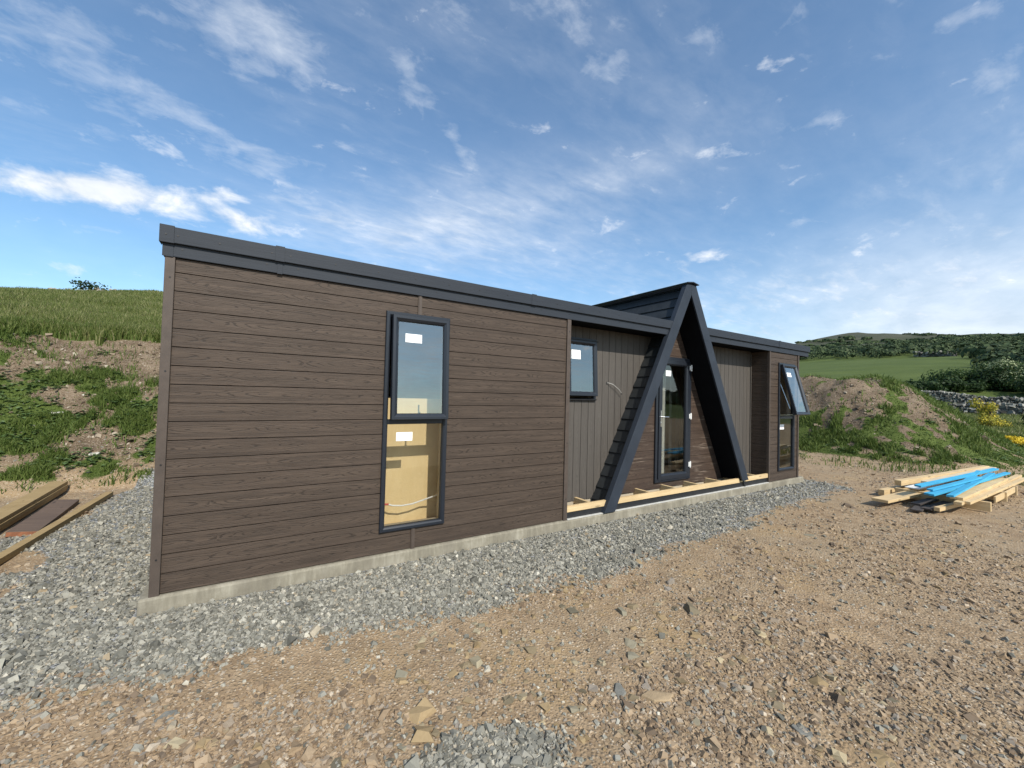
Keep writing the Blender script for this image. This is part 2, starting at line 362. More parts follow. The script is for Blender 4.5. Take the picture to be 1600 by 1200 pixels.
# ------------------------------------------------------------------ materials of the building
def board_mat(name, axis_, pitch, z0, tint, dark, light, relief=.35, lines=.68):
    m, N, b = material(name); o = N.obj(); x, y, z = N.sep(o)
    along, across = (N.m('ADD', x, N.m('MULTIPLY', y, 1.0)), z) if axis_ == 'h' else (z, x)
    k = N.m('DIVIDE', N.m('SUBTRACT', across, z0), pitch); bi = N.m('FLOOR', k); v = N.m('FRACT', k)
    wn = N.new('ShaderNodeTexWhiteNoise', noise_dimensions='1D'); N.put(wn.inputs['W'], bi)
    r = wn.outputs[0]
    u = N.m('ADD', along, N.m('MULTIPLY', r, 7.3))
    # repeating embossed cathedral figure: nested arrowheads and eyes along the board
    per = 0.62
    c = N.m('SUBTRACT', N.m('FRACT', N.m('DIVIDE', u, per)), .5)
    dx = N.m('MULTIPLY', c, per); dz = N.m('MULTIPLY', N.m('SUBTRACT', v, N.m('ADD', .46, N.m('MULTIPLY', N.noise(N.comb(N.m('MULTIPLY', u, 1.6), bi, 0.0), 1.0, 2), .12))), pitch)
    wv = N.noise(N.comb(N.m('MULTIPLY', u, 9), N.m('MULTIPLY', z if axis_ == 'h' else x, 60), r), 1.0, 3, .6)
    wl = N.noise(N.comb(N.m('MULTIPLY', u, 1.3), N.m('MULTIPLY', z if axis_ == 'h' else x, 19), N.m('MULTIPLY', r, 9)), 1.0, 2, .5)
    hyp = N.m('SQRT', N.m('ADD', N.m('POWER', N.m('ABSOLUTE', N.m('MULTIPLY', dx, .105)), 2.0), N.m('POWER', N.m('ABSOLUTE', dz), 2.0)))
    f = N.m('ADD', N.m('SUBTRACT', N.m('MULTIPLY', hyp, 88), N.m('MULTIPLY', dx, 2.0)), N.m('ADD', N.m('MULTIPLY', wv, 1.2), N.m('MULTIPLY', wl, 3.2)))
    s = N.m('ABSOLUTE', N.m('SUBTRACT', N.m('FRACT', f), .5))
    line = N.remap(s, .19, .04)                                         # thin dark growth lines
    gap = N.remap(N.noise(N.comb(N.m('MULTIPLY', u, 5), N.m('MULTIPLY', across, 30), 3.0), 1.0, 2), .33, .50)
    line = N.m('MULTIPLY', line, gap)
    fib = N.noise(N.comb(N.m('MULTIPLY', u, 5), N.m('MULTIPLY', across, 260), r), 1.0, 4, .65)
    tone = N.noise(N.comb(N.m('MULTIPLY', u, 1.3), N.m('MULTIPLY', across, 34), N.m('MULTIPLY', r, 5)), 1.0, 4, .65)
    base = N.mix(N.remap(tone, .3, .7), dark, light)
    base = N.mix(N.remap(fib, .35, .7, 0, .45), base, tuple(q*.62 for q in dark))
    base = N.mix(N.m('MULTIPLY', N.m('SUBTRACT', r, .5), .35, clamp=True), base, tint)
    base = N.mix(N.m('MULTIPLY', line, lines), base, tuple(q*.30 for q in dark))
    N.put(b.inputs['Base Color'], base); b.inputs['Roughness'].default_value = .62; b.inputs['Specular IOR Level'].default_value = .35
    h = N.m('SUBTRACT', N.m('MULTIPLY', fib, .5), N.m('MULTIPLY', line, .8))
    N.put(b.inputs['Normal'], N.bump(h, relief, .004))
    return m
PITCH = .1458
M_board = board_mat('brown_composite_board', 'h', PITCH, .153-2*PITCH, (.086, .061, .045), (.050, .035, .0255), (.102, .073, .054))
M_board_in = board_mat('porch_composite_board', 'h', PITCH, .153-2*PITCH, (.085, .055, .038), (.048, .031, .023), (.092, .062, .045))
m_ = M_board_in.node_tree; NN = NT(m_); bb = m_.nodes['Principled BSDF']
src = bb.inputs['Base Color'].links[0].from_socket; oo = NN.obj()
sc_ = NN.noise(NN.mapping(oo, (2.2, 1, 30)), 1.0, 4, .6); sc2 = NN.noise(NN.mapping(oo, (1, 1, 1)), 2.4, 2)
NN.put(bb.inputs['Base Color'], NN.mix(NN.m('MULTIPLY', NN.remap(sc_, .56, .74), NN.remap(sc2, .45, .65, 0, .55), clamp=True), src, (.42, .34, .27)))
M_vert = board_mat('grey_vertical_board', 'v', .1355, 4.08, (.122, .108, .094), (.078, .069, .061), (.110, .098, .086), .12, .25)
M_post = simple('brown_corner_trim', (.070, .052, .041), .6, var=.15, scale=14, bump=.2)
M_postd = simple('brown_reveal_trim', (.10, .08, .066), .6, var=.12, scale=14)
def fascia_mat():
    m, N, b = material('charcoal_fascia'); o = N.obj()
    n1 = N.noise(N.mapping(o, (3, 3, 130)), 1.0, 4, .6); n2 = N.noise(o, 2.1, 3)
    c = N.mix(N.remap(n1, .3, .7), (.022, .027, .036), (.033, .040, .052)); c = N.mix(N.remap(n2, .35, .7, 0, .35), c, (.036, .042, .052))
    N.put(b.inputs['Base Color'], c); b.inputs['Roughness'].default_value = .6; b.inputs['Specular IOR Level'].default_value = .25
    N.put(b.inputs['Normal'], N.bump(n1, .25, .003)); return m
M_fascia = fascia_mat()
def leg_mat():
    m, N, b = material('charcoal_bargeboard'); o = N.obj()
    n1 = N.noise(o, 60, 3, .6); n2 = N.noise(o, 3, 3)
    c = N.mix(N.remap(n2, .3, .7), (.022, .028, .039), (.031, .039, .053))
    N.put(b.inputs['Base Color'], c); b.inputs['Roughness'].default_value = .55; b.inputs['Specular IOR Level'].default_value = .3
    N.put(b.inputs['Normal'], N.bump(n1, .15, .002)); return m
M_leg = leg_mat()
M_frame = simple('anthracite_frame', (.015, .019, .027), .36, var=.06)
M_gasket = simple('black_gasket', (.006, .006, .007), .6, var=.05)
M_tile = simple('dark_slate_tile', (.019, .022, .024), .55, var=.28, scale=5, bump=.35)
M_soffit = simple('shade_black_underlay', (.005, .0055, .007), .9, var=.2); M_soffit.node_tree.nodes['Principled BSDF'].inputs['Specular IOR Level'].default_value = .1  # black underlay, taken darker still to put the porch's deep shade into its colour
M_cap = simple('dark_ridge_metal', (.022, .026, .034), .45, var=.1)
M_screw = simple('screw_head', (.012, .012, .014), .5)
M_white = simple('white_plastic', (.75, .75, .73), .4, var=.03)
M_steel = simple('bright_steel', (.80, .80, .80), .25, 1.0, var=.03)
M_ply = simple('interior_board', (.42, .36, .27), .85, var=.12, scale=3)
M_floor = simple('interior_floor', (.30, .24, .17), .85, var=.15, scale=3)
def wood_mat(name, a, b_, ax=(2, 40, 40), knots=True, bump=.2):
    m, N, b = material(name); o = N.obj()
    n = N.noise(N.mapping(o, ax), 1.0, 5, .6, .4); n2 = N.noise(o, 2.5, 3); isl = N.island()
    c = N.mix(N.remap(n, .3, .72), b_, a); c = N.mix(N.remap(n2, .4, .7, 0, .4), c, tuple(x*.8 for x in b_))
    if knots:
        kd = N.voro(N.mapping(o, (2.2, 9, 9)), 1.0); c = N.mix(N.remap(kd, .16, .06, 0, .8), c, tuple(x*.35 for x in b_))
    c = N.mix(N.m('MULTIPLY', isl, .18), c, tuple(x*.75 for x in a))
    N.put(b.inputs['Base Color'], c); b.inputs['Roughness'].default_value = .75; N.put(b.inputs['Normal'], N.bump(n, bump, .003)); return m
M_pine = wood_mat('fresh_pine', (.70, .53, .30), (.55, .39, .20))
M_pale = wood_mat('pale_pine', (.72, .61, .43), (.58, .47, .30))
M_blue = wood_mat('blue_treated_batten', (.06, .42, .66), (.04, .33, .56), knots=False)
M_green = wood_mat('green_treated_timber', (.42, .30, .145), (.29, .195, .08), ax=(40, 2, 40))
M_old = wood_mat('weathered_plank', (.17, .115, .08), (.11, .075, .055), ax=(20, 2, 20))
M_oldend = simple('orange_cut_end', (.24, .095, .045), .8, var=.3, scale=20)
M_darkw = wood_mat('dark_decking_offcut', (.075, .060, .050), (.045, .036, .032))
def concrete_mat():
    m, N, b = material('cast_concrete'); o = N.obj()
    n1 = N.noise(o, 3, 5, .6); n2 = N.noise(N.mapping(o, (30, 30, 5)), 1.0, 4, .65); z = N.sep(o)[2]
    c = N.ramp(N.m('ADD', N.m('MULTIPLY', n1, .6), N.m('MULTIPLY', n2, .4)), [(.3, (.14, .125, .093)), (.5, (.25, .225, .17)), (.66, (.37, .34, .27))])
    st = N.m('MULTIPLY', N.remap(N.noise(N.mapping(o, (2.3, 1, .6)), 1.0, 4, .7), .46, .62), .6)
    c = N.mix(st, c, (.17, .15, .115))
    N.put(b.inputs['Base Color'], c); b.inputs['Roughness'].default_value = .9
    N.put(b.inputs['Normal'], N.bump(N.noise(o, 45, 5, .7), .5, .006)); return m
M_conc = concrete_mat()
M_membrane = simple('damp_membrane', (.018, .019, .021), .45, var=.2)
def glass_mat(name='window_glass', refl=.15):
    m = bpy.data.materials.new(name); m.use_nodes = True; t = m.node_tree; N = NT(t); t.nodes.clear()
    out = t.nodes.new('ShaderNodeOutputMaterial'); tr = t.nodes.new('ShaderNodeBsdfTransparent'); gl = t.nodes.new('ShaderNodeBsdfGlossy')
    gl.inputs['Roughness'].default_value = 0.0; gl.inputs['Color'].default_value = (.96, 1, .99, 1); tr.inputs['Color'].default_value = (.975, .99, .98, 1)
    fr = t.nodes.new('ShaderNodeFresnel'); fr.inputs['IOR'].default_value = 1.5
    f = N.m('ADD', N.m('MULTIPLY', fr.outputs[0], 1.4), refl, clamp=True)
    wob = N.noise(N.obj(), 1.6, 2)
    bp = N.bump(wob, .06, .02); N.put(gl.inputs['Normal'], bp)
    mx = t.nodes.new('ShaderNodeMixShader'); N.put(mx.inputs[0], f); t.links.new(tr.outputs[0], mx.inputs[1]); t.links.new(gl.outputs[0], mx.inputs[2])
    t.links.new(mx.outputs[0], out.inputs[0]); return m
M_glass = glass_mat(refl=.20)
M_glass_low = glass_mat('door_glass', .05)
M_clear = bpy.data.materials.new('glass_back'); M_clear.use_nodes = True; NC = NT(M_clear.node_tree); NC.n.clear()
NC.l.new(NC.new('ShaderNodeBsdfTransparent').outputs[0], NC.new('ShaderNodeOutputMaterial').inputs[0])
def sticker_mat():
    m, N, b = material('paper_label'); o = N.new('ShaderNodeTexCoord').outputs['Generated']; x, y, z = N.sep(o)
    rows = N.m('LESS_THAN', N.m('FRACT', N.m('MULTIPLY', z, 6.0)), .38)
    words = N.m('GREATER_THAN', N.noise(N.comb(N.m('MULTIPLY', x, 26), N.m('FLOOR', N.m('MULTIPLY', z, 6.0)), 0.0), 1.0, 1), .50)
    inside = N.m('MULTIPLY', N.m('MULTIPLY', N.m('GREATER_THAN', x, .10), N.m('LESS_THAN', x, .88)), N.m('MULTIPLY', N.m('GREATER_THAN', z, .14), N.m('LESS_THAN', z, .84)))
    red = N.m('LESS_THAN', z, .45)
    c = N.mix(red, (.45, .45, .50), (.62, .22, .20))
    N.put(b.inputs['Base Color'], N.mix(N.m('MULTIPLY', N.m('MULTIPLY', rows, words), N.m('MULTIPLY', inside, .8)), (.90, .90, .90), c)); b.inputs['Roughness'].default_value = .5; return m
M_sticker = sticker_mat()
M_card = wood_mat('cardboard', (.84, .64, .34), (.78, .57, .28), ax=(14, 14, 3), knots=False, bump=.1)

# ------------------------------------------------------------------ the building
house = thing('modular_cabin', 'low flat roofed brown clad cabin with dark A-frame porch on concrete base', 'cabin')
WZ, RD = 2.60, .35                                   # wall head height, recess depth
def sub_rects(x0, x1, z0, z1, holes):
    zs = sorted({z0, z1, *[h[2] for h in holes if z0 < h[2] < z1], *[h[3] for h in holes if z0 < h[3] < z1]})
    out = []
    for a, b_ in zip(zs, zs[1:]):
        segs = [(x0, x1)]
        for h in holes:
            if h[2] <= a+1e-6 and h[3] >= b_-1e-6:
                segs = [q for s_ in segs for q in ((s_[0], min(s_[1], h[0])), (max(s_[0], h[1]), s_[1])) if q[1]-q[0] > 1e-4]
        out += [(p, q, a, b_) for p, q in segs]
    return out
def hboards(mb, x0, x1, y, z0, z1, holes=(), g=.0060, th=.018):
    zz = [z0]+[k for k in [.153+PITCH*i for i in range(-1, 25)] if z0+.02 < k < z1-.02]+[z1]
    for a, b_ in zip(zz, zz[1:]):
        for r_ in sub_rects(x0, x1, a+g*.5, b_-g*.5, holes):
            mb.box(r_[0], r_[1], y, y+th, r_[2], r_[3])
def hback(mb, x0, x1, y0, y1, z0, z1, holes=()):
    for r_ in sub_rects(x0, x1, z0, z1, holes): mb.box(r_[0], r_[1], y0, y1, r_[2], r_[3])
W1 = (1.73, 2.345, .24, 2.37); W2 = (9.63, 10.24, .22, 2.36)
w = MB(); hboards(w, .064, 2.021, 0, 0, WZ, [W1]); hboards(w, 2.063, 4.022, 0, 0, WZ, [W1]); w.build('cladding_wall', M_board, house, bevel=.0015)
w = MB(); hboards(w, 9.268, 10.432, 0, 0, WZ, [W2]); w.build('cladding_wall', M_board, house, bevel=.0015)
w = MB()
for k in range(0, 18):                                       # dark return face of the far recess
    z0 = max(.11, .153+PITCH*(k-1)); z1 = min(WZ, .153+PITCH*k)
    if z1-z0 > .03: w.box(9.232, 9.25, .0, RD, z0+.002, z1-.002)
w.build('recess_return', M_board, house); w = MB()
for k in range(0, 18):
    z0 = max(.11, .153+PITCH*(k-1)); z1 = min(WZ, .153+PITCH*k)
    if z1-z0 > .03: w.box(4.062, 4.08, .0, RD, z0+.002, z1-.002)
w.build('recess_return', M_board, house)
# structural backing with inside lining
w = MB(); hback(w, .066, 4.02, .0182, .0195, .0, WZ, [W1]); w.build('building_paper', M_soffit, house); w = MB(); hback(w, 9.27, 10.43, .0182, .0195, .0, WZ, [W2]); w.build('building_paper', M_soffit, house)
w = MB(); hback(w, .02, 4.06, .0205, .12, 0, WZ, [W1]); hback(w, 9.25, 10.46, .0205, .12, 0, WZ, [W2])
w.box(4.0, 4.061, .12, RD+.1, 0, WZ); w.box(9.251, 9.31, .12, RD+.1, 0, WZ)
SW = (4.28, 4.86, 1.56, 2.42); DR = (6.24, 7.165, .21, 2.30)
hback(w, 4.061, 9.25, RD+.019, RD+.1, .0, WZ, [SW, DR])
w.box(.02, .12, .121, 4.4, 0, WZ)
w.box(10.36, 10.46, .121, 4.4, 0, WZ); 
w.box(.12, 10.36, 4.3, 4.4, 0, WZ)
w.build('wall_frame', M_ply, house)
for nm, a in (('left', (.001, .0195, .066, 4.4)), ('right', (10.4605, 10.479, .062, 4.4)), ('back', (.001, 10.479, 4.4005, 4.419))):
    e_ = MB(); q_ = [-.0]+[.153+PITCH*i for i in range(0, 17)]+[WZ]
    for z0, z1 in zip(q_, q_[1:]): e_.box(a[0], a[1], a[2], a[3], z0+.0035, z1-.0035)
    e_.build('cladding_wall', M_board, house)
w = MB(); w.box(4.06, 4.14, .46, 4.3, .15, WZ-.02); w.build('partition', M_ply, house); w = MB(); w.box(9.17, 9.25, .46, 4.3, .15, WZ-.02); w.build('partition', M_ply, house)
w = MB(); w.box(.12, 4.0, .121, 4.3, .06, .145); w.box(4.0, 9.31, RD+.1, 4.3, .06, .145); w.box(9.31, 10.36, .121, 4.3, .06, .145); w.build('floor_deck', M_floor, house)
# vertical boarding of the recess, cut by the porch slope
AX, AZ, SL = 6.594, 3.304, .508
def inner(z, side): return AX+side*SL*(AZ-z)
def clip_poly(poly, side, off, keep_out=True):
    """clip polygon (x,z) by the roof slope line x = inner(z,side)+side*off; keep the outside"""
    out = []
    f = lambda p: side*(p[0]-(inner(p[1], side)+side*off))
    for i in range(len(poly)):
        a, c = poly[i], poly[(i+1) % len(poly)]; fa, fc = f(a), f(c)
        if fa >= 0: out.append(a)
        if fa*fc < 0:
            t = fa/(fa-fc); out.append((a[0]+(c[0]-a[0])*t, a[1]+(c[1]-a[1])*t))
    return out
vp = .1355
for side in (-1, 1):
    w = MB()
    for k in range(0, 39):
        x0 = 4.08+vp*k; x1 = x0+vp-.007
        if x1 > 9.225: x1 = 9.225
        if x0 > 9.2: continue
        hs = [SW] if side < 0 else []
        for r_ in sub_rects(x0, x1, .11, WZ+.008, hs):
            p = clip_poly([(r_[0], r_[2]), (r_[1], r_[2]), (r_[1], r_[3]), (r_[0], r_[3])], side, .05)
            if len(p) > 2 and all(side*(q[0]-AX) > -.01 for q in p):
                w.prism(p, RD, RD+.016)
    w.build('vertical_boarding', M_vert, house)
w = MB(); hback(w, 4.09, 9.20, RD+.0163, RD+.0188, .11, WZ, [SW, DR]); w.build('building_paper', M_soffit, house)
w = MB(); w.box(9.205, 9.226, RD-.02, RD-.001, .11, WZ-.03); w.build('corner_trim', M_vert, house)
# boards on the porch gable
w = MB(); zz = [.10]+[.153+PITCH*i for i in range(1, 24)]
for a, c in zip(zz, zz[1:]):
    if a > 3.2: break
    c = min(c, 3.26)
    for r_ in sub_rects(4.5, 8.7, a+.0025, c-.0025, [DR]):
        l0, l1 = inner(r_[2], -1)-.03, inner(r_[3], -1)-.03; q0, q1 = inner(r_[2], 1)+.03, inner(r_[3], 1)+.03
        L = r_[0] <= 4.51; R_ = r_[1] >= 8.69
        w.prism([(l0 if L else r_[0], r_[2]), (q0 if R_ else r_[1], r_[2]), (q1 if R_ else r_[1], r_[3]), (l1 if L else r_[0], r_[3])], RD-.004, RD+.014)
w.build('gable_boarding', M_board_in, house)
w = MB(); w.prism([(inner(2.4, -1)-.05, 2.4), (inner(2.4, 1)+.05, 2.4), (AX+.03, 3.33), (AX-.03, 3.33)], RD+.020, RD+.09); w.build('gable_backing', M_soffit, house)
# posts and cover strips
for n_, x0, x1, y in (('corner_post', 0, .063, -.018), ('corner_post', 4.023, 4.084, -.018), ('corner_post', 9.236, 9.267, -.018), ('corner_post', 10.433, 10.482, -.018)):
    w = MB(); w.box(x0, x1, y, .0, -.018 if x0 < .1 else -.01, WZ)
    if x0 == 0: w.box(-.001, .021, .001, .065, -.005, WZ)
    if x0 > 10: w.box(10.4785, 10.4835, .001, .06, 0, WZ)
    if 4 < x0 < 5: w.box(4.081, 4.0835, .001, .05, 0, WZ)
    if 9 < x0 < 10: w.box(9.226, 9.2315, -.018, .03, 0, WZ)
    p = w.build(n_, M_post, house, bevel=.003)
    if x0 < 5:
        w = MB()
        for z in (.27, .99, 1.71, 2.44):
            xc = (x0+x1)*.5+.004; w = MB(); w.tube([(xc, -.0205, z), (xc, -.0185, z)], .007, 8); w.build('screw', M_screw, p)
for z0, z1 in ((2.402, WZ), (-.012, .205)):
    w = MB(); w.box(2.0215, 2.0625, -.010, .012, z0, z1); w.box(2.030, 2.054, -.016, -.0098, z0+.001, z1-.001); w.build('cover_strip', M_post, house)
# roof deck, fascias
lx = lambda z, s, off: inner(z, s)+s*off
w = MB()
w.box(.0, 10.88, .46, 4.46, WZ+.012, 2.77)
w.prism([(.0, WZ+.012), (lx(WZ, -1, .12), WZ+.012), (lx(2.77, -1, .12), 2.77), (.0, 2.77)], .0, .459)
w.prism([(lx(WZ, 1, .12), WZ+.012), (10.88, WZ+.012), (10.88, 2.77), (lx(2.77, 1, .12), 2.77)], .0, .459)
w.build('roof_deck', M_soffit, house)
LF = (WZ, 2.703); UF = (2.700, 2.825)
w = MB()
w.prism([(-.012, LF[0]), (lx(LF[0], -1, .10), LF[0]), (lx(LF[1], -1, .10), LF[1]), (-.012, LF[1])], -.024, -.001)
w.box(-.012, .012, .0, 4.45, LF[0], LF[1])
w.build('lower_fascia', M_fascia, house, bevel=.003)
w = MB(); w.prism([(lx(LF[0], 1, .10), LF[0]), (10.895, LF[0]), (10.895, LF[1]), (lx(LF[1], 1, .10), LF[1])], -.024, -.001); w.box(10.873, 10.895, .0, 4.45, LF[0], LF[1])
w.build('lower_fascia', M_fascia, house, bevel=.003)
w = MB(); w.prism([(-.03, UF[0]), (lx(UF[0], -1, .10), UF[0]), (lx(UF[1], -1, .10), UF[1]), (-.03, UF[1])], -.050, -.0245); w.box(-.03, -.0125, -.02, 4.47, UF[0], UF[1])
w.prism([(-.03, 2.775), (lx(2.775, -1, .10), 2.775), (lx(UF[1], -1, .10), UF[1]-.004), (-.03, UF[1]-.004)], -.0245, .03)
uf = w.build('upper_fascia', M_fascia, house, bevel=.004)
w = MB(); w.prism([(lx(UF[0], 1, .10), UF[0]), (10.915, UF[0]), (10.915, UF[1]), (lx(UF[1], 1, .10), UF[1])], -.050, -.0245); w.box(10.897, 10.915, -.02, 4.47, UF[0], UF[1])
w.prism([(lx(2.775, 1, .10), 2.775), (10.9, 2.775), (10.9, UF[1]-.004), (lx(UF[1], 1, .10), UF[1]-.004)], -.0245, .03)
w.build('upper_fascia', M_fascia, house, bevel=.004)
w = MB(); w.box(-.034, .055, -.054, -.051, UF[0]-.004, UF[1]+.006); w.box(-.034, -.031, -.05, .05, UF[0]-.004, UF[1]+.006); w.box(-.034, .055, -.05, .03, UF[1]+.001, UF[1]+.006); w.build('corner_cap', M_fascia, house, bevel=.002)
w = MB(); w.box(-.016, .05, -.0275, -.0245, LF[0]-.003, LF[1]-.005); w.build('corner_cap', M_fascia, house, bevel=.001)
for xj in (.765, 3.46, 9.56):
    w = MB(); w.box(xj-.035, xj+.035, -.0545, -.0505, UF[0]-.002, UF[1]+.005); w.build('joint_cover', M_fascia, house, bevel=.001)
w = MB(); w.box(.748, .788, -.0285, -.0245, LF[0]-.006, LF[1]-.005); w.build('joint_cover', M_fascia, house, bevel=.001)
w = MB()
fa = [x for x in bpy.data.objects if x.name.startswith('upper_fascia')]; fb = [x for x in bpy.data.objects if x.name.startswith('lower_fascia')]
for x in [.005, .076, .341, .704, .845, 1.211]+[1.6+.37*i for i in range(11)]+[7.4+.4*i for i in range(9)]:
    w = MB(); w.tube([(x, -.0565 if x < .06 or abs(x-.765) < .03 else -.0525, 2.759), (x, -.05, 2.759)], .0068, 8); w.build('screw', M_screw, fa[x > 6.6])
for x in [.103, .67, .909, 1.323]+[1.75+.46*i for i in range(9)]+[7.35+.45*i for i in range(8)]:
    w = MB(); w.tube([(x, -.0262, 2.664), (x, -.024, 2.664)], .0068, 8); w.build('screw', M_screw, fb[x > 6.6])
w = MB(); w.box(.03, 10.85, .465, 4.44, 2.7705, 2.778); w.box(.03, 5.6, .031, .464, 2.7705, 2.778); w.box(7.6, 10.85, .031, .464, 2.7705, 2.778); w.build('roof_membrane', M_membrane, house)

# --- A-frame porch
YL = -.058
w = MB(); topz = 3.47
def legpoly(side, zb, off_i=0.0, off_o=.205):
    p = [(lx(zb, side, off_i), zb), (lx(zb, side, off_o), zb), (lx(topz, side, off_o), topz), (AX+side*.0015, topz), (AX+side*.0015, AZ+off_i/SL)]
    return p if side > 0 else [(x, z) for x, z in p][::-1]
for side, zb in ((-1, .008), (1, .135)):
    w = MB(); w.prism(legpoly(side, zb), YL, YL+.028)
    s_ = side
    # returning edge on the outside of the board
    w.prism([(lx(zb, s_, .185), zb), (lx(zb, s_, .2045), zb), (lx(topz, s_, .2045), topz), (lx(topz, s_, .185), topz)][::s_], YL+.0285, YL+.085)
    lg = w.build('barge_board', M_leg, house, bevel=.003)
    w = MB()
    for z in (.5, 1.1, 1.7, 2.25, 2.6, 3.1):
        xx = lx(z, s_, .10); w = MB(); w.tube([(xx, YL-.0022, z), (xx, YL, z)], .005, 8); w.build('screw', M_screw, lg)
w = MB(); w.box(8.07, 8.09, YL-.02, YL-.001, 1.1, 1.16); 
# roof panels: inner black soffit with shade in its colour, slate courses outside
def roof_panel(side):
    w = MB()
    def pr(za, zb, y0, y1): w.prism([(lx(za, side, .004), za), (lx(za, side, .092), za), (lx(zb, side, .092), zb), (lx(zb, side, .004), zb)][::side], y0, y1)
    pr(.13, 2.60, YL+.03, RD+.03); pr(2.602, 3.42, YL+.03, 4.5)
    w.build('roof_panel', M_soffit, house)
    t = MB(); n = Vector((side*1, 0, SL)).normalized(); dwn = Vector((side*SL, 0, -1)).normalized()
    step = .1665*math.hypot(1, SL)
    topP = Vector((lx(3.455, side, .095), 0, 3.455))
    for k in range(21):
        s0 = k*step; s1 = s0+step+.03
        za = (topP+dwn*s1).z
        zlow = (topP+dwn*(s0+step)).z
        deep = zlow > 2.40
        y = YL+.042; yend = 4.5 if deep else RD-.002
        if zlow < .10: s1 = s0+step*.8
        j = 0; x_off = (.16 if k % 2 else 0)
        while y < yend-.01:
            wd = (.36-x_off if j == 0 else .36); yb = min(y+wd, yend)
            ja = random.uniform(-.001, .0015)
            a0 = topP+dwn*s0+n*.002; b0 = topP+dwn*s1+n*(.023+ja); b1 = topP+dwn*s1+n*.003; a1 = topP+dwn*s0-n*.004
            vs = [Vector((q.x, yy, q.z)) for yy in (y+.0012, yb-.0012) for q in (a0, b0, b1, a1)]
            t.add(vs, [(0, 1, 2, 3), (7, 6, 5, 4), (0, 4, 5, 1), (1, 5, 6, 2), (2, 6, 7, 3), (3, 7, 4, 0)])
            y = yb; j += 1
    t.build('slate_tiles', M_tile, house)
roof_panel(-1); roof_panel(1)
w = MB()
for s_ in (-1, 1): w.prism([(AX, 3.500), (AX+s_*.150, 3.478), (AX+s_*.150, 3.490), (AX, 3.514)][::s_], YL-.035, 4.52)
w.build('ridge_cap', M_cap, house)

# --- windows
FP = [(0, .0), (0, -.022), (.006, -.030), (.032, -.030), (.046, -.020), (.05, -.004), (.05, .03), (0, .03)]
def frame(x0, x1, z0, z1, y=0, bars=(), prof=FP, parent=house, name='window_frame', mat=M_frame, wd=.05):
    w = MB(); w.ring(x0, x1, z0, z1, [(i, yy+y) for i, yy in prof])
    for zb in bars: w.box(x0+wd, x1-wd, y-.014, y+.03, zb-.024, zb+.024)
    return w.build(name, mat, parent, bevel=.0012)
def pane(x0, x1, z0, z1, y, parent, gm=None):
    w = MB(); w.box(x0, x1, y, y+.004, z0, z1); w.mi = [1, 1, 0, 1, 1, 1]
    p = w.build('pane', [gm or M_glass, M_clear], parent)
    w = MB(); w.ring(x0-.002, x1+.002, z0-.002, z1+.002, [(0, y-.002), (.007, y-.002), (.007, y+.007), (0, y+.007)]); w.build('gasket', M_gasket, p)
    return p
def sticker(x, z, y, parent, wd=.172, h=.088):
    w = MB(); w.box(x, x+wd, y-.0012, y-.0002, z, z+h); return w.build('sticker', M_sticker, parent)
SP = [(0, .02), (0, -.028), (.004, -.034), (.030, -.034), (.052, -.018), (.060, -.006), (.060, .02)]
def sash(x0, x1, zt, h, y, ang, parent, st=None, handle=True):
    o = MB(); o.ring(x0, x1, -h, 0, [(i, yy) for i, yy in SP])
    s = o.build('sash', M_frame, parent, bevel=.001); s.location = (0, y, zt); s.rotation_euler = (-ang, 0, 0)
    pane(x0+.058, x1-.058, -h+.058, -.058, -.002, s)
    if st: sticker(st[0], st[1]-zt, -.003, s, *st[2:])
    if handle:
        w = MB(); xm = (x0+x1)/2
        w.box(xm-.012, xm+.012, .021, .036, -h+.035, -h+.075); w.tube([(xm, .030, -h+.06), (xm, .045, -h+.09), (xm, .045, -h+.15)], .008, 8); w.build('handle', M_white if False else M_screw, s)
    for side, x in ((1, x0+.006), (-1, x1-.006)):
        w = MB(); w.box(x-.004, x+.004, .004, .02, -h+.02, -.08); w.build('stay_arm', M_steel, s)
    return s
f1 = frame(1.697, 2.378, .207, 2.402, 0, bars=(1.297,))
pane(1.745, 2.330, .255, 1.275, .004, f1, M_glass_low); sticker(1.84, 1.10, .003, f1, .168, .088)
sash(1.752, 2.350, 2.365, 1.045, -.040, math.radians(2.6), f1, (1.885, 2.10))
f2 = frame(9.598, 10.272, .192, 2.392, 0, bars=(1.272,))
pane(9.646, 10.224, .24, 1.25, .004, f2, M_glass_low); sticker(9.70, 1.03, .003, f2, .17, .10)
sash(9.640, 10.230, 2.355, 1.045, -.040, math.radians(14.5), f2, (9.76, 2.10))
w = MB(); w.box(9.652, 10.218, -.016, -.002, 1.322, 1.330); w.build('stay_arm', M_steel, f2)
w = MB(); w.tube([(9.664, -.01, 1.98), (9.664, -.20, 1.46)], .006, 6); w.build('stay_arm', M_steel, f2)
f3 = frame(4.262, 4.880, 1.535, 2.440, RD, prof=[(0, .0), (0, -.024), (.02, -.026), (.034, -.010), (.04, .03), (0, .03)], wd=.04)
sash(4.300, 4.845, 2.400, .795, RD-.030, math.radians(3.0), f3, (4.375, 2.13, .17, .13))
w = MB(); w.box(4.262, 4.885, RD-.050, RD-.027, 2.402, 2.416); w.build('drip_bar', M_gasket, f3); w = MB(); w.box(4.262, 4.880, RD-.045, RD-.027, 1.548, 1.562); w.build('drip_bar', M_gasket, f3)

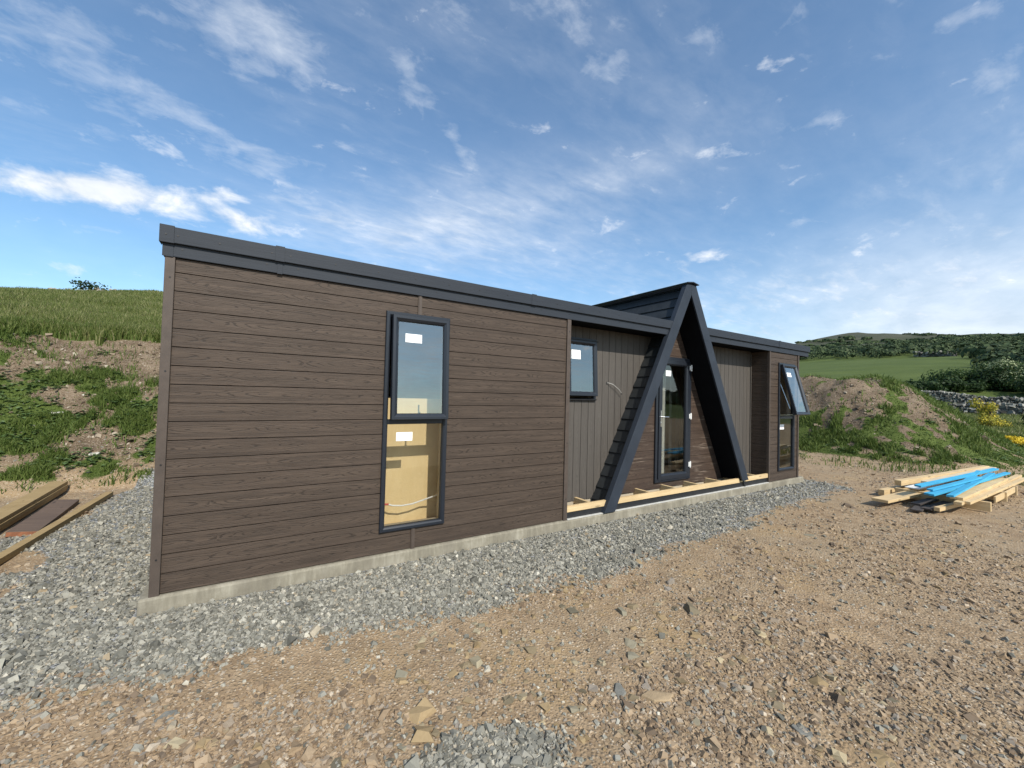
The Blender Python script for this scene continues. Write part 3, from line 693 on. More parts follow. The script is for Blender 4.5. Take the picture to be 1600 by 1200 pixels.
# --- glazed door
door_f = frame(6.228, 7.175, .200, 2.312, RD, prof=[(0, .0), (0, -.032), (.006, -.038), (.050, -.038), (.058, -.030), (.066, -.006), (.066, .04), (0, .04)], name='door_frame', wd=.06)
w = MB(); w.ring(6.300, 7.135, .232, 2.268, [(0, RD+.03), (0, RD-.040), (.006, RD-.046), (.074, RD-.046), (.094, RD-.030), (.100, RD-.012), (.100, RD+.03)])
dl = w.build('door_leaf', M_frame, house, bevel=.0015)
pane(6.398, 7.037, .330, 2.170, RD-.008, dl, M_glass_low); sticker(6.50, 1.985, RD-.0085, dl, .14, .095)
w = MB(); w.box(6.328, 6.358, RD-.054, RD-.0465, 1.13, 1.40); w.build('handle_plate', M_steel, dl)
w = MB(); w.tube([(6.343, RD-.05, 1.295), (6.343, RD-.095, 1.295), (6.36, RD-.100, 1.295), (6.475, RD-.100, 1.293)], .010, 10); w.build('handle', M_steel, dl)
w = MB(); w.tube([(6.343, RD-.0545, 1.19), (6.343, RD-.063, 1.19)], .012, 10); w.build('lock_cylinder', M_steel, dl)
for z in (2.15, 1.30, .455):
    w = MB(); w.tube([(7.135, RD-.062, z-.055), (7.135, RD-.062, z+.055)], .013, 10); w.box(7.10, 7.13, RD-.058, RD-.0465, z-.04, z+.04); w.box(7.140, 7.178, RD-.052, RD-.0385, z-.042, z+.042)
    w.build('hinge', M_white, dl, bevel=.002)

# --- base: concrete, joists, rim timber
w = MB(); w.box(-.062, 10.69, -.034, 4.62, -.42, -.004)
fo = w.build('concrete_base', M_conc, house, bevel=.018)
w = MB(); w.box(4.09, 9.23, -.027, .012, -.003, .005); w.build('white_sill_strip', simple('white_sill', (.55, .54, .50), .7), house)
w = MB(); w.box(4.09, 9.23, .013, .02, -.003, .085); w.box(4.09, 9.23, .02, .6, -.003, .004); w.build('damp_membrane', M_membrane, house)
for x0, x1, z in ((4.086, 4.80, .166), (4.975, 8.21, .168), (8.235, 9.226, .172)):
    w = MB(); w.box(x0, x1, -.002, .040, z-.078, z); w.build('rim_joist', M_pine, house, bevel=.002)
for x in (4.545, 5.14, 5.80, 6.44, 7.06, 7.70, 8.30, 8.9):
    w = MB(); w.box(x-.0225, x+.0225, .041, .62, .07, .158); w.build('joist', M_pine, house, bevel=.002)
# white cable tail hanging from the grey boarding
w = MB(); w.tube([(5.12, RD+.01, 1.815), (5.13, RD-.02, 1.815), (5.20, RD-.05, 1.795), (5.33, RD-.055, 1.72), (5.385, RD-.05, 1.665)], .0045, 8); cb = w.build('cable_tail', simple('grey_cable', (.42, .41, .38), .6), house)
w = MB(); w.tube([(5.385, RD-.05, 1.665), (5.40, RD-.05, 1.65)], .007, 8); w.build('cable_end', M_screw, cb)
w = MB(); w.box(5.11, 5.13, RD-.004, RD-.001, 1.79, 1.83); w.build('cable_hole', M_gasket, house)

# --- things seen through the glass
t = thing('cardboard_sheet', 'tall tan cardboard packing standing behind the tall left window', 'packaging', (1.95, .42, .146))
w = MB(); w.box(-.40, .62, 0, .05, 0, 1.38); w.box(-.398, .618, -.004, -.001, .82, .828); w.build('panel', M_card, t)
w = MB(); w.box(-.40, .18, .051, .16, 0, 1.20); w.build('inner_flap', M_card, t)
o = MB(); o.tube([(1.86, .27, .40), (1.90, .265, .385), (2.0, .26, .372), (2.12, .27, .375), (2.25, .28, .40), (2.38, .2, .46)], .008, 8)
cbl = o.build('cable', M_white); tag(cbl, 'white cable with a red tip inside the tall left window', 'cable')
o = MB(); o.tube([(1.80, .275, .405), (1.862, .27, .40)], .0105, 8); o.build('red_tip', simple('red_plastic', (.5, .04, .03), .5), cbl)
M_sheet = simple('pale_sheeting', (.42, .43, .39), .8, var=.1, scale=6)
o = MB()
for k, x in enumerate((6.05, 6.2, 6.9, 7.02, 7.3)): o.add([(x, 1.2, .15), (x+.10, 1.17, .15), (x+.12, 1.23, 2.5), (x+.02, 1.2, 2.5)], [(0, 1, 2, 3)]); 
cu = thing('hanging_curtain', 'pale sheeting hanging in strips behind the glazed door', 'curtain', (0, 0, 0))
for k, (x, wd) in enumerate(((6.86, .045), (6.99, .09), (7.22, .035), (7.40, .10), (7.56, .05))):
    V = []; n = 9
    for j in range(n):
        xx = x+wd*j/(n-1); yy = .78+.02*math.sin(j*1.9+k)
        V += [(xx, yy, .16), (xx, yy, 2.5)]
    o = MB(); o.add(V, [(2*j, 2*j+2, 2*j+3, 2*j+1) for j in range(n-1)]); o.build('strip', M_sheet, cu, smooth=True, fix=False)
o = thing('plastic_bucket', 'grey bucket on the floor just inside the glazed door', 'bucket', (7.15, 1.0, .146))
b_ = MB(); n = 20; vs = []
for r_, z in ((.11, 0), (.14, .26), (.15, .26), (.15, .275), (.135, .275), (.105, .01)): vs += [(r_*math.cos(2*math.pi*k/n), r_*math.sin(2*math.pi*k/n), z) for k in range(n)]
fs = [(i*n+k, i*n+(k+1) % n, (i+1)*n+(k+1) % n, (i+1)*n+k) for i in range(5) for k in range(n)]+[tuple(range(n)), tuple(5*n+k for k in range(n))]
b_.add(vs, fs); b_.build('pail', simple('grey_plastic', (.25, .25, .24), .5), o)
b_ = MB(); b_.tube([(.15*math.cos(a), -.02-.16*math.sin(a)*.4, .25+.17*math.sin(a)) for a in np.linspace(0, math.pi, 12)], .004, 6); b_.build('bail_handle', M_steel, o)
for k in range(5):
    o = MB(); o.box(-.45, .45, -.06, .06, 0, .035); q = o.build('floor_board', M_pine)
    q.location = (10.0+.03*random.random(), .75+.03*random.uniform(-1, 1), .147+k*.0365); q.rotation_euler = (0, 0, random.uniform(-.08, .08))
    tag(q, 'loose board in the small stack inside the far end window', 'board', 'boards stacked inside the far end window')

# ------------------------------------------------------------------ timber heaps
def plank(name, A, B, wd, th, mat, label, cat='plank', group=None, twist=0.0):
    A, B = Vector(A), Vector(B); L = (B-A).length; d_ = (B-A).normalized()
    n = 10; vs = []
    for i in range(n+1):
        x = L*i/n; s_ = .012*math.sin(math.pi*i/n)*random.uniform(.6, 1) if i not in (0, n) else 0
        for yy, zz in ((-wd/2, -th), (wd/2, -th), (wd/2, 0), (-wd/2, 0)): vs.append((x, yy, zz-s_*.5))
    fs = [(0, 3, 2, 1), tuple(4*n+k for k in (0, 1, 2, 3))]+[(4*i+k, 4*i+(k+1) % 4, 4*i+4+(k+1) % 4, 4*i+4+k) for i in range(n) for k in range(4)]
    w = MB(); w.add(vs, fs); o = w.build(name, mat, bevel=.002)
    yv = Vector((0, 0, 1)).cross(d_).normalized(); zv = d_.cross(yv)
    o.matrix_world = Matrix.Translation(A) @ Matrix((d_, yv, zv)).transposed().to_4x4() @ Matrix.Rotation(twist, 4, 'X')
    return tag(o, label, cat, group)
G1 = 'timber heap by the earth mound'
plank('timber_beam', (10.88, -1.50, .18), (14.6, -2.05, .28), .10, .095, M_pine, 'thick yellow beam along the far edge of the timber heap', 'beam', G1)
plank('timber_beam', (10.48, -1.37, .02), (13.9, -1.66, .06), .09, .10, M_pine, 'square yellow beam end poking out low behind the wide board', 'beam', G1)
plank('wide_board', (9.47, -1.63, .02), (12.9, -1.95, .06), .22, .045, M_pine, 'widest yellow board with its end nearest the cabin', 'board', G1)
plank('white_board', (10.76, -1.72, .10), (12.71, -1.89, .16), .20, .018, M_white, 'flat white board under the blue battens', 'board', G1)
plank('pale_plank', (11.12, -1.81, .20), (14.67, -2.14, .26), .11, .045, M_pale, 'pale cream plank beside the uppermost blue batten', 'plank', G1)
plank('pale_plank', (12.66, -1.79, .16), (14.9, -2.03, .24), .08, .045, M_pale, 'short pale plank whose end shows beyond the far beam', 'plank', G1)
plank('blue_batten', (10.17, -1.93, .245), (14.04, -2.27, .30), .085, .03, M_blue, 'uppermost blue batten running the length of the heap', 'batten', G1, .1)
plank('blue_batten', (10.24, -2.06, .20), (12.22, -2.31, .285), .08, .03, M_blue, 'short blue batten crossing low in the middle of the heap', 'batten', G1)
plank('blue_batten', (10.04, -2.07, .155), (13.77, -2.46, .27), .08, .03, M_blue, 'long blue batten slanting across to the right hand end', 'batten', G1)
plank('blue_batten', (10.9, -2.22, .18), (13.2, -2.16, .30), .07, .03, M_blue, 'blue batten lying under the crossing ones', 'batten', G1)
plank('blue_batten', (9.88, -2.36, .205), (13.4, -2.30, .262), .085, .03, M_blue, 'wide blue batten beside the front yellow planks', 'batten', G1, -.1)
plank('blue_batten', (9.95, -2.14, .165), (13.37, -2.40, .235), .07, .03, M_blue, 'blue batten tucked beneath the wide blue one', 'batten', G1)
plank('front_plank', (10.15, -2.38, .15), (13.55, -2.42, .17), .15, .04, M_pine, 'wide yellow plank next to the blue battens', 'plank', G1)
plank('front_plank', (9.96, -2.43, .105), (14.82, -2.49, .14), .09, .045, M_pine, 'longest yellow plank reaching furthest right', 'plank', G1)
plank('front_plank', (10.11, -2.50, .11), (14.51, -2.60, .12), .08, .04, M_pine, 'outer yellow plank along the front of the heap', 'plank', G1)
plank('front_plank', (9.76, -2.24, .0), (11.26, -2.40, .02), .07, .06, M_pine, 'short yellow plank end on the ground at the front', 'plank', G1)
plank('bearer', (10.75, -2.66, .06), (10.75, -1.5, .06), .07, .15, M_pine, 'low bearer under the front of the heap nearest the cabin', 'bearer', G1)
plank('bearer', (12.1, -2.66, .08), (12.05, -1.5, .08), .07, .17, M_pine, 'middle bearer under the timber heap', 'bearer', G1)
plank('bearer', (13.1, -2.66, .09), (13.1, -1.6, .09), .07, .18, M_pine, 'far right bearer under the timber heap', 'bearer', G1)
plank('front_plank', (11.40, -2.61, .065), (12.97, -2.64, .085), .025, .10, M_pine, 'board standing on edge along the bearers', 'plank', G1)
for k, (a, b2) in enumerate((((9.55, -2.05, -.06), (10.6, -1.95, -.05)), ((9.75, -2.12, -.045), (10.9, -2.2, -.03)), ((9.95, -1.95, -.03), (11.2, -2.05, -.01)))):
    plank('decking_offcut', a, b2, .13, .025, M_darkw, ['dark offcut lying lowest in front of the wide board', 'dark offcut between the wide board and the short plank end', 'dark offcut under the blue battens'][k], 'offcut', G1)
G2 = 'treated beams by the grassy bank'
zb = float(height(-1.9, 3.4))
for dz_, hn in ((-.045, 'bottom'), (.004, 'middle'), (.053, 'top')):
    for dx_, wn in ((0, 'column nearest the gravel'), (-.108, 'column nearest the grass')):
        jx, jy = random.uniform(-.008, .008), random.uniform(-.12, .05)
        plank('treated_plank', (-1.72+dx_+jx, 1.2, dz_), (-1.875+dx_+jx, 5.15+jy, dz_), .10, .047, M_green, hn+' treated plank in the '+wn, 'plank', G2)
plank('treated_beam', (-1.60+.17, .5, -.045), (-1.195, 4.40, -.035), .085, .06, M_green, 'single treated beam lying on the gravel edge', 'beam', G2)
o = plank('weathered_board', (-1.50, 2.62, -.055), (-1.56, 4.1, -.04), .24, .06, M_old, 'brown weathered board with an orange end between the beams', 'board', G2, .12)
w = MB(); w.box(-.004, .003, -.115, .115, -.055, -.006); w.build('cut_end', M_oldend, o)

# ------------------------------------------------------------------ loose stone
CUBE = np.array([(-1, -1, -1), (1, -1, -1), (1, 1, -1), (-1, 1, -1), (-1, -1, 1), (1, -1, 1), (1, 1, 1), (-1, 1, 1)], float)*.5
CF = np.array([(3, 2, 1, 0), (4, 5, 6, 7), (0, 1, 5, 4), (1, 2, 6, 5), (2, 3, 7, 6), (3, 0, 4, 7)])
def stones(P, size, flat, tilt=.5, jit=.22, sink=.15):
    n = len(P); size = np.broadcast_to(size, n)
    V = CUBE[None]+rng.uniform(-jit, jit, (n, 8, 3))
    top = V[:, 4:, :2]; V[:, 4:, :2] = top*rng.uniform(.45, .95, (n, 1, 2))
    el = rng.uniform(.55, 1.0, n); fl = rng.uniform(flat[0], flat[1], n)
    V = V*np.stack([size, size*el, size*fl], -1)[:, None]
    a, p, q = rng.uniform(0, 6.283, n), rng.normal(0, tilt, n), rng.normal(0, tilt, n)
    def rot(V, i, j, t):
        c, s = np.cos(t)[:, None], np.sin(t)[:, None]; x, y = V[..., i].copy(), V[..., j].copy()
        V[..., i] = c*x-s*y; V[..., j] = s*x+c*y
    rot(V, 1, 2, p); rot(V, 0, 2, q); rot(V, 0, 1, a)
    V = V+P[:, None]; V[..., 2] += (size*fl*(.5-sink))[:, None]
    F = (CF[None]+8*np.arange(n)[:, None, None]).reshape(-1, 4)
    return V.reshape(-1, 3), F
def scatter(n, lo, hi, a0, a1, mask, power=1.0):
    """points round the standing place, denser nearby"""
    D = np.exp(rng.uniform(np.log(lo), np.log(hi), n)); A = rng.uniform(a0, a1, n)
    X = CAM.x+D*np.sin(A); Y = CAM.y+D*np.cos(A)
    keep = rng.random(n) < mask(X, Y)
    keep &= ~((X > -.09) & (X < 10.72) & (Y > -.055) & (Y < 4.66))
    return X[keep], Y[keep], D[keep]
def stone_mat(name, stops, rough=.85, mottling=.25):
    m, N, b = material(name); isl = N.island()
    c = N.ramp(isl, stops); n = N.noise(N.obj(), 60, 3, .6)
    c = N.mix(N.remap(n, .35, .7, 0, mottling), c, N.mix(1.0, c, (.5, .47, .44), 'MULTIPLY'))
    N.put(b.inputs['Base Color'], c); b.inputs['Roughness'].default_value = rough; b.inputs['Specular IOR Level'].default_value = .3; return m
M_gravel = stone_mat('grey_gravel', [(0, (0.117, 0.112, 0.093)), (.25, (0.186, 0.179, 0.149)), (.55, (0.250, 0.240, 0.201)), (.8, (0.319, 0.303, 0.253)), (.92, (0.402, 0.381, 0.316)), (.965, (0.324, 0.253, 0.163)), (1, (0.549, 0.524, 0.443))])
M_dstone = stone_mat('tan_shale', [(0, (0.140, 0.105, 0.074)), (.2, (0.233, 0.165, 0.105)), (.5, (0.316, 0.229, 0.142)), (.75, (0.372, 0.279, 0.184)), (.90, (0.251, 0.220, 0.184)), (.96, (0.419, 0.334, 0.239)), (1, (0.512, 0.431, 0.330))])
A0, A1 = YAW-1.40, YAW+1.25
nearw = lambda D: np.clip(D/4.0, .55, 3.0)
X, Y, D = scatter(480000, 1.6, 13.5, A0, A1, lambda x, y: np.clip(gravel(x, y)*1.15-.1+.0, 0, 1))
sz = rng.lognormal(-4.14, .40, len(X))*np.clip(.85+D*.035, .9, 1.5)
V, F = stones(np.stack([X, Y, height(X, Y)], -1), sz, (.35, .8), .55)
tag(np_obj('gravel', V, F, M_gravel), 'grey crushed stone band laid round the cabin base', 'gravel', kind='stuff')
X, Y, D = scatter(270000, 1.6, 16, A0, A1, lambda x, y: (1-gravel(x, y))*(1-soil(x, y))*(1-green(x, y))*(.10+.90*sst(.44, .62, fbm(x*1.1, y*1.1, 4, 71)+.05*(x > 2.2)-.04*(y > -1.9))))
sz = rng.lognormal(-4.36, .50, len(X))*np.clip(.85+D*.05, .9, 1.7)
V, F = stones(np.stack([X, Y, height(X, Y)], -1), sz, (.18, .6), .28, sink=.25)
tag(np_obj('shale_chips', V, F, M_dstone), 'small tan stone chips strewn over the bare yard', 'stone chips', kind='stuff')
X, Y, D = scatter(5400, 1.7, 22, A0, A1, lambda x, y: (1-gravel(x, y)*.93)*(1-green(x, y)*.8)*sst(.45, .68, fbm(x*.9, y*.9, 3, 72)+.10*(x > 1.8)))
sz = rng.lognormal(-3.3, .42, len(X))
V, F = stones(np.stack([X, Y, height(X, Y)], -1), sz, (.10, .36), .16, jit=.28, sink=.12)
tag(np_obj('shale_slabs', V, F, stone_mat('shale_slab', [(0, (0.144, 0.130, 0.093)), (.3, (0.278, 0.200, 0.106)), (.65, (0.350, 0.255, 0.140)), (.85, (0.216, 0.200, 0.149)), (1, (0.474, 0.380, 0.230))])), 'flat shale pieces scattered about the bare yard', 'stones', kind='stuff')
X, Y, D = scatter(60000, 9.5, 26, A0, A1, lambda x, y: soil(x, y)*(1-green(x, y)*.9))
sz = rng.lognormal(-3.45, .5, len(X))
V, F = stones(np.stack([X, Y, height(X, Y)], -1), sz, (.3, .7), .5)
tag(np_obj('bank_rubble', V, F, stone_mat('bank_stone', [(0, (.09, .065, .042)), (.4, (.18, .135, .09)), (.8, (.29, .23, .165)), (1, (.48, .42, .33))])), 'small stones and clods on the dug earth banks', 'rubble', kind='stuff')
# a few named slabs
def slab(loc, size, rot, mat, label, pts):
    w = MB(); n = len(pts); t_ = size*.16
    vs = [(x*size, y*size, 0) for x, y in pts]+[(x*size*.93+.004, y*size*.93, t_*(.8+.3*random.random())) for x, y in pts]
    w.add(vs, [tuple(range(n))[::-1], tuple(range(n, 2*n))]+[(i, (i+1) % n, (i+1) % n+n, i+n) for i in range(n)])
    o = w.build('stone_slab', mat, bevel=.004); o.location = (loc[0], loc[1], float(height(*loc))-.012); o.rotation_euler = (.05, -.04, rot)
    return tag(o, label, 'stone', 'larger stones lying on the yard')
M_s1 = simple('grey_shale', (.19, .185, .16), .85, var=.25, scale=14, bump=.5); M_s2 = simple('tan_slab', (.34, .25, .15), .85, var=.2, scale=12, bump=.5); M_s3 = simple('pale_stone', (.55, .52, .46), .8, var=.15, scale=16, bump=.4)
tri = [(-.5, -.1), (.1, -.28), (.5, .1), (.42, .26), (-.1, .18)]; lng = [(-.5, .12), (-.2, -.18), (.3, -.24), (.55, -.05), (.2, .16), (-.2, .2)]; blk = [(-.4, -.3), (.3, -.35), (.45, .1), (.1, .38), (-.38, .25)]
slab((2.49, -2.39), .15, .5, M_s1, 'grey triangular shale slab in the foreground', tri)
slab((2.65, -2.53), .19, -.4, M_s2, 'long tan slab beside the grey triangular one', lng)
slab((2.86, -2.84), .13, 1.0, M_s2, 'tan slab lying nearest the bottom edge, right of centre', lng)
slab((3.12, -3.08), .12, 2.0, M_s1, 'upright angular grey stone low on the right', blk)
slab((.84, -.74), .12, .1, M_s2, 'brown slab at the edge of the gravel below the tall window', lng)
slab((.30, -1.34), .12, .5, M_s1, 'blue grey rock alone on the tan earth at lower left', blk)
slab((.27, -1.52), .08, 1.3, M_s1, 'smaller blue grey rock below its larger neighbour', blk)
slab((-.12, -.14), .07, .3, M_s3, 'pale yellowish stone on the gravel by the base corner', blk)
slab((3.58, -1.83), .11, .2, M_s2, 'pale tan block right of the gravel strip', blk)
slab((4.18, -2.66), .12, 1.2, M_s2, 'tan block in the middle of the yard at right', blk)
slab((-2.55, 7.0), .26, .4, M_s3, 'pale boulder at the foot of the bank above the beams', blk)
slab((-1.75, 5.95), .2, .2, M_s3, 'white boulder at the bank foot near the cabin corner', blk)

# ------------------------------------------------------------------ plants
def leafmat(name, stops, rough=.6, trans=.35):
    m, N, b = material(name); isl = N.island(); o = N.obj()
    c = N.ramp(N.m('ADD', N.m('MULTIPLY', isl, .6), N.m('MULTIPLY', N.noise(o, .6, 4, .6), .4)), stops)
    N.put(b.inputs['Base Color'], c); b.inputs['Roughness'].default_value = rough; b.inputs['Specular IOR Level'].default_value = .25
    if trans:
        t = m.node_tree; tl = t.nodes.new('ShaderNodeBsdfTranslucent'); N.put(tl.inputs[0], c); mx = t.nodes.new('ShaderNodeMixShader'); mx.inputs[0].default_value = trans
        out = t.nodes['Material Output']; t.links.new(b.outputs[0], mx.inputs[1]); t.links.new(tl.outputs[0], mx.inputs[2]); t.links.new(mx.outputs[0], out.inputs[0])
    return m
M_grass = leafmat('meadow_grass', [(.15, (.085, .12, .026)), (.4, (.145, .185, .045)), (.6, (.21, .23, .075)), (.75, (.31, .30, .14)), (.9, (.45, .40, .23))])
M_lush = leafmat('lush_grass', [(.15, (0.067, 0.108, 0.021)), (.5, (0.112, 0.162, 0.035)), (.8, (0.174, 0.216, 0.061)), (1, (0.270, 0.276, 0.105))])
M_weed = leafmat('broad_weed', [(.15, (.08, .135, .042)), (.5, (.13, .20, .07)), (.9, (.20, .27, .12))])
def blades(X, Y, h, wd, lean=.35):
    n = len(X); Z = height(X, Y)-.01; a = rng.uniform(0, 6.283, n); la = rng.uniform(0, 6.283, n)
    P = np.stack([X, Y, Z], -1); sd = np.stack([np.cos(a), np.sin(a), np.zeros(n)], -1)*wd[:, None]*.5
    ll = rng.uniform(.05, 1, n)*lean*h
    ld = np.stack([np.cos(la)*ll, np.sin(la)*ll, np.zeros(n)], -1)
    up = np.array([0, 0, 1.])[None]*h[:, None]
    mid = P+up*.6+ld*.35
    V = np.stack([P-sd, P+sd, mid+sd*.8, P+up*.97+ld, mid-sd*.8], 1)
    base = 5*np.arange(n)[:, None]
    F = np.concatenate([base+np.array([0, 1, 2, 4]), ], 0); T = base+np.array([4, 2, 3, 3])
    return V.reshape(-1, 3), F, base+np.array([4, 2, 3])
def grass_obj(name, X, Y, h, wd, mat, label, lean=.35, cat='grass'):
    V, F, T = blades(X, Y, h, wd, lean)
    me = bpy.data.meshes.new(name); nq, nt = len(F), len(T)
    me.vertices.add(len(V)); me.vertices.foreach_set('co', V.astype(np.float32).ravel())
    li = np.concatenate([F.ravel(), T.ravel()]).astype(np.int32)
    me.loops.add(len(li)); me.loops.foreach_set('vertex_index', li)
    me.polygons.add(nq+nt); me.polygons.foreach_set('loop_start', np.concatenate([np.arange(0, nq*4, 4), nq*4+np.arange(0, nt*3, 3)]).astype(np.int32))
    me.polygons.foreach_set('use_smooth', np.zeros(nq+nt, bool)); me.update(calc_edges=True)
    return tag(link(name, me, mat), label, cat, kind='stuff')
def polar(n, lo, hi, x0, x1):
    """random points between two bearings given by picture columns"""
    a0 = YAW+math.atan((x0-800)/632.); a1 = YAW+math.atan((x1-800)/632.)
    D = np.exp(rng.uniform(np.log(lo), np.log(hi), n)); A = rng.uniform(a0, a1, n)
    return CAM.x+D*np.sin(A), CAM.y+D*np.cos(A), D
X, Y, D = polar(230000, 12.5, 38, -120, 330)
k = (green(X, Y) > .5) & (Y > 9.3); X, Y, D = X[k], Y[k], D[k]
hh = rng.uniform(.15, .36, len(X))*(.7+.6*fbm(X*.8, Y*.8, 2, 81)); 
grass_obj('tall_grass', X, Y, hh, .010+D*.00075, M_grass, 'tall seeding meadow grass covering the hillside at left', .5)
X, Y, D = polar(36000, 12.2, 15, -120, 330)
k = (Y > 9.3+.5*(fbm(X*.6, 0*Y, 2, 62)-.5)) & (Y < 10.2) & (green(X, Y) > .35); X, Y, D = X[k], Y[k], D[k]
grass_obj('lip_grass', X, Y, rng.uniform(.14, .32, len(X)), np.full(len(X), .018), M_lush, 'darker green grass fringe along the top of the earth bank', .6)
# green patches of the banks
X, Y, D = polar(110000, 9.3, 15.5, -120, 330)
b_, s_ = bank_amt(X, Y); g = green(X, Y); k = (Y < 9.35) & (b_ > .01) & (rng.random(len(X)) < g*.9+.05); X, Y, D = X[k], Y[k], D[k]
cl = fbm(X*2.1, Y*2.1, 3, 82)
grass_obj('bank_grass', X, Y, rng.uniform(.04, .12, len(X))*(.3+1.5*sst(.4, .65, cl)), np.full(len(X), .016), M_lush, 'short green tufts patching the left earth bank', .9)
X, Y, D = polar(110000, 14, 31, 1180, 1680)
m_ = mound_amt(X, Y); g = green(X, Y); k = (rng.random(len(X)) < g*.9+.05) & (D < 30); X, Y, D = X[k], Y[k], D[k]
cl = fbm(X*1.6, Y*1.6, 3, 83)
grass_obj('mound_grass', X, Y, rng.uniform(.04, .13, len(X))*(.35+1.7*sst(.4, .66, cl)), .012+D*.0008, M_lush, 'green tufts patching the right earth mound and its foot', .9)
X, Y, D = polar(60000, 29, 75, 1380, 1680)
k = (X < 66) & (green(X, Y) > .5); X, Y, D = X[k], Y[k], D[k]
grass_obj('pasture_grass', X, Y, rng.uniform(.12, .35, len(X)), .02+D*.0008, M_grass, 'rough pasture between the mound and the dry stone walls', .6)
def leaves(C, L, Wd, tiltlo, tilthi, lift=.0):
    """pointed oval leaves: centre, length, width arrays"""
    n = len(C); a = rng.uniform(0, 6.283, n); t = rng.uniform(tiltlo, tilthi, n)
    e = np.stack([np.cos(a)*np.cos(t), np.sin(a)*np.cos(t), np.sin(t)], -1); s_ = np.stack([-np.sin(a), np.cos(a), np.zeros(n)], -1); up = np.cross(e, s_)
    L = L[:, None]; Wd = Wd[:, None]
    V = np.stack([C, C+e*L*.35+s_*Wd*.5+up*Wd*.15, C+e*L*.75+s_*Wd*.38, C+e*L-up*L*.15, C+e*L*.75-s_*Wd*.38, C+e*L*.35-s_*Wd*.5+up*Wd*.15], 1)
    b0 = 6*np.arange(n)[:, None]
    return V.reshape(-1, 3), np.concatenate([b0+np.array([0, 1, 2, 5]), b0+np.array([5, 2, 3, 4])], 0)
def weeds(name, lo, hi, x0, x1, ncl, label, per=16, mask=None):
    X, Y, D = polar(ncl*6, lo, hi, x0, x1); k = mask(X, Y); X, Y = X[k][:ncl], Y[k][:ncl]
    n = len(X); R = rng.uniform(.06, .17, n)
    CX = np.repeat(X, per)+rng.normal(0, 1, n*per)*np.repeat(R, per)*.8; CY = np.repeat(Y, per)+rng.normal(0, 1, n*per)*np.repeat(R, per)*.8
    C = np.stack([CX, CY, height(CX, CY)+rng.uniform(.01, .06, n*per)], -1); L = rng.uniform(.05, .13, n*per)
    V, F = leaves(C, L, L*rng.uniform(.4, .65, n*per), -.05, .55)
    tag(np_obj(name, V, F, M_weed), label, 'weeds', kind='stuff')
weeds('bank_weeds', 9.5, 14.2, -60, 260, 110, 'broad leaved weeds dotted over the left earth bank', mask=lambda x, y: (bank_amt(x, y)[0] > .08) & (y < 9.4) & (green(x, y)+.25*fbm(x*3, y*3, 2, 84) > .3))
weeds('mound_weeds', 15, 24, 1230, 1620, 90, 'broad leaved weeds dotted over the right earth mound', mask=lambda x, y: (mound_amt(x, y) > .03) & (green(x, y)+.25*fbm(x*3, y*3, 2, 84) > .3))

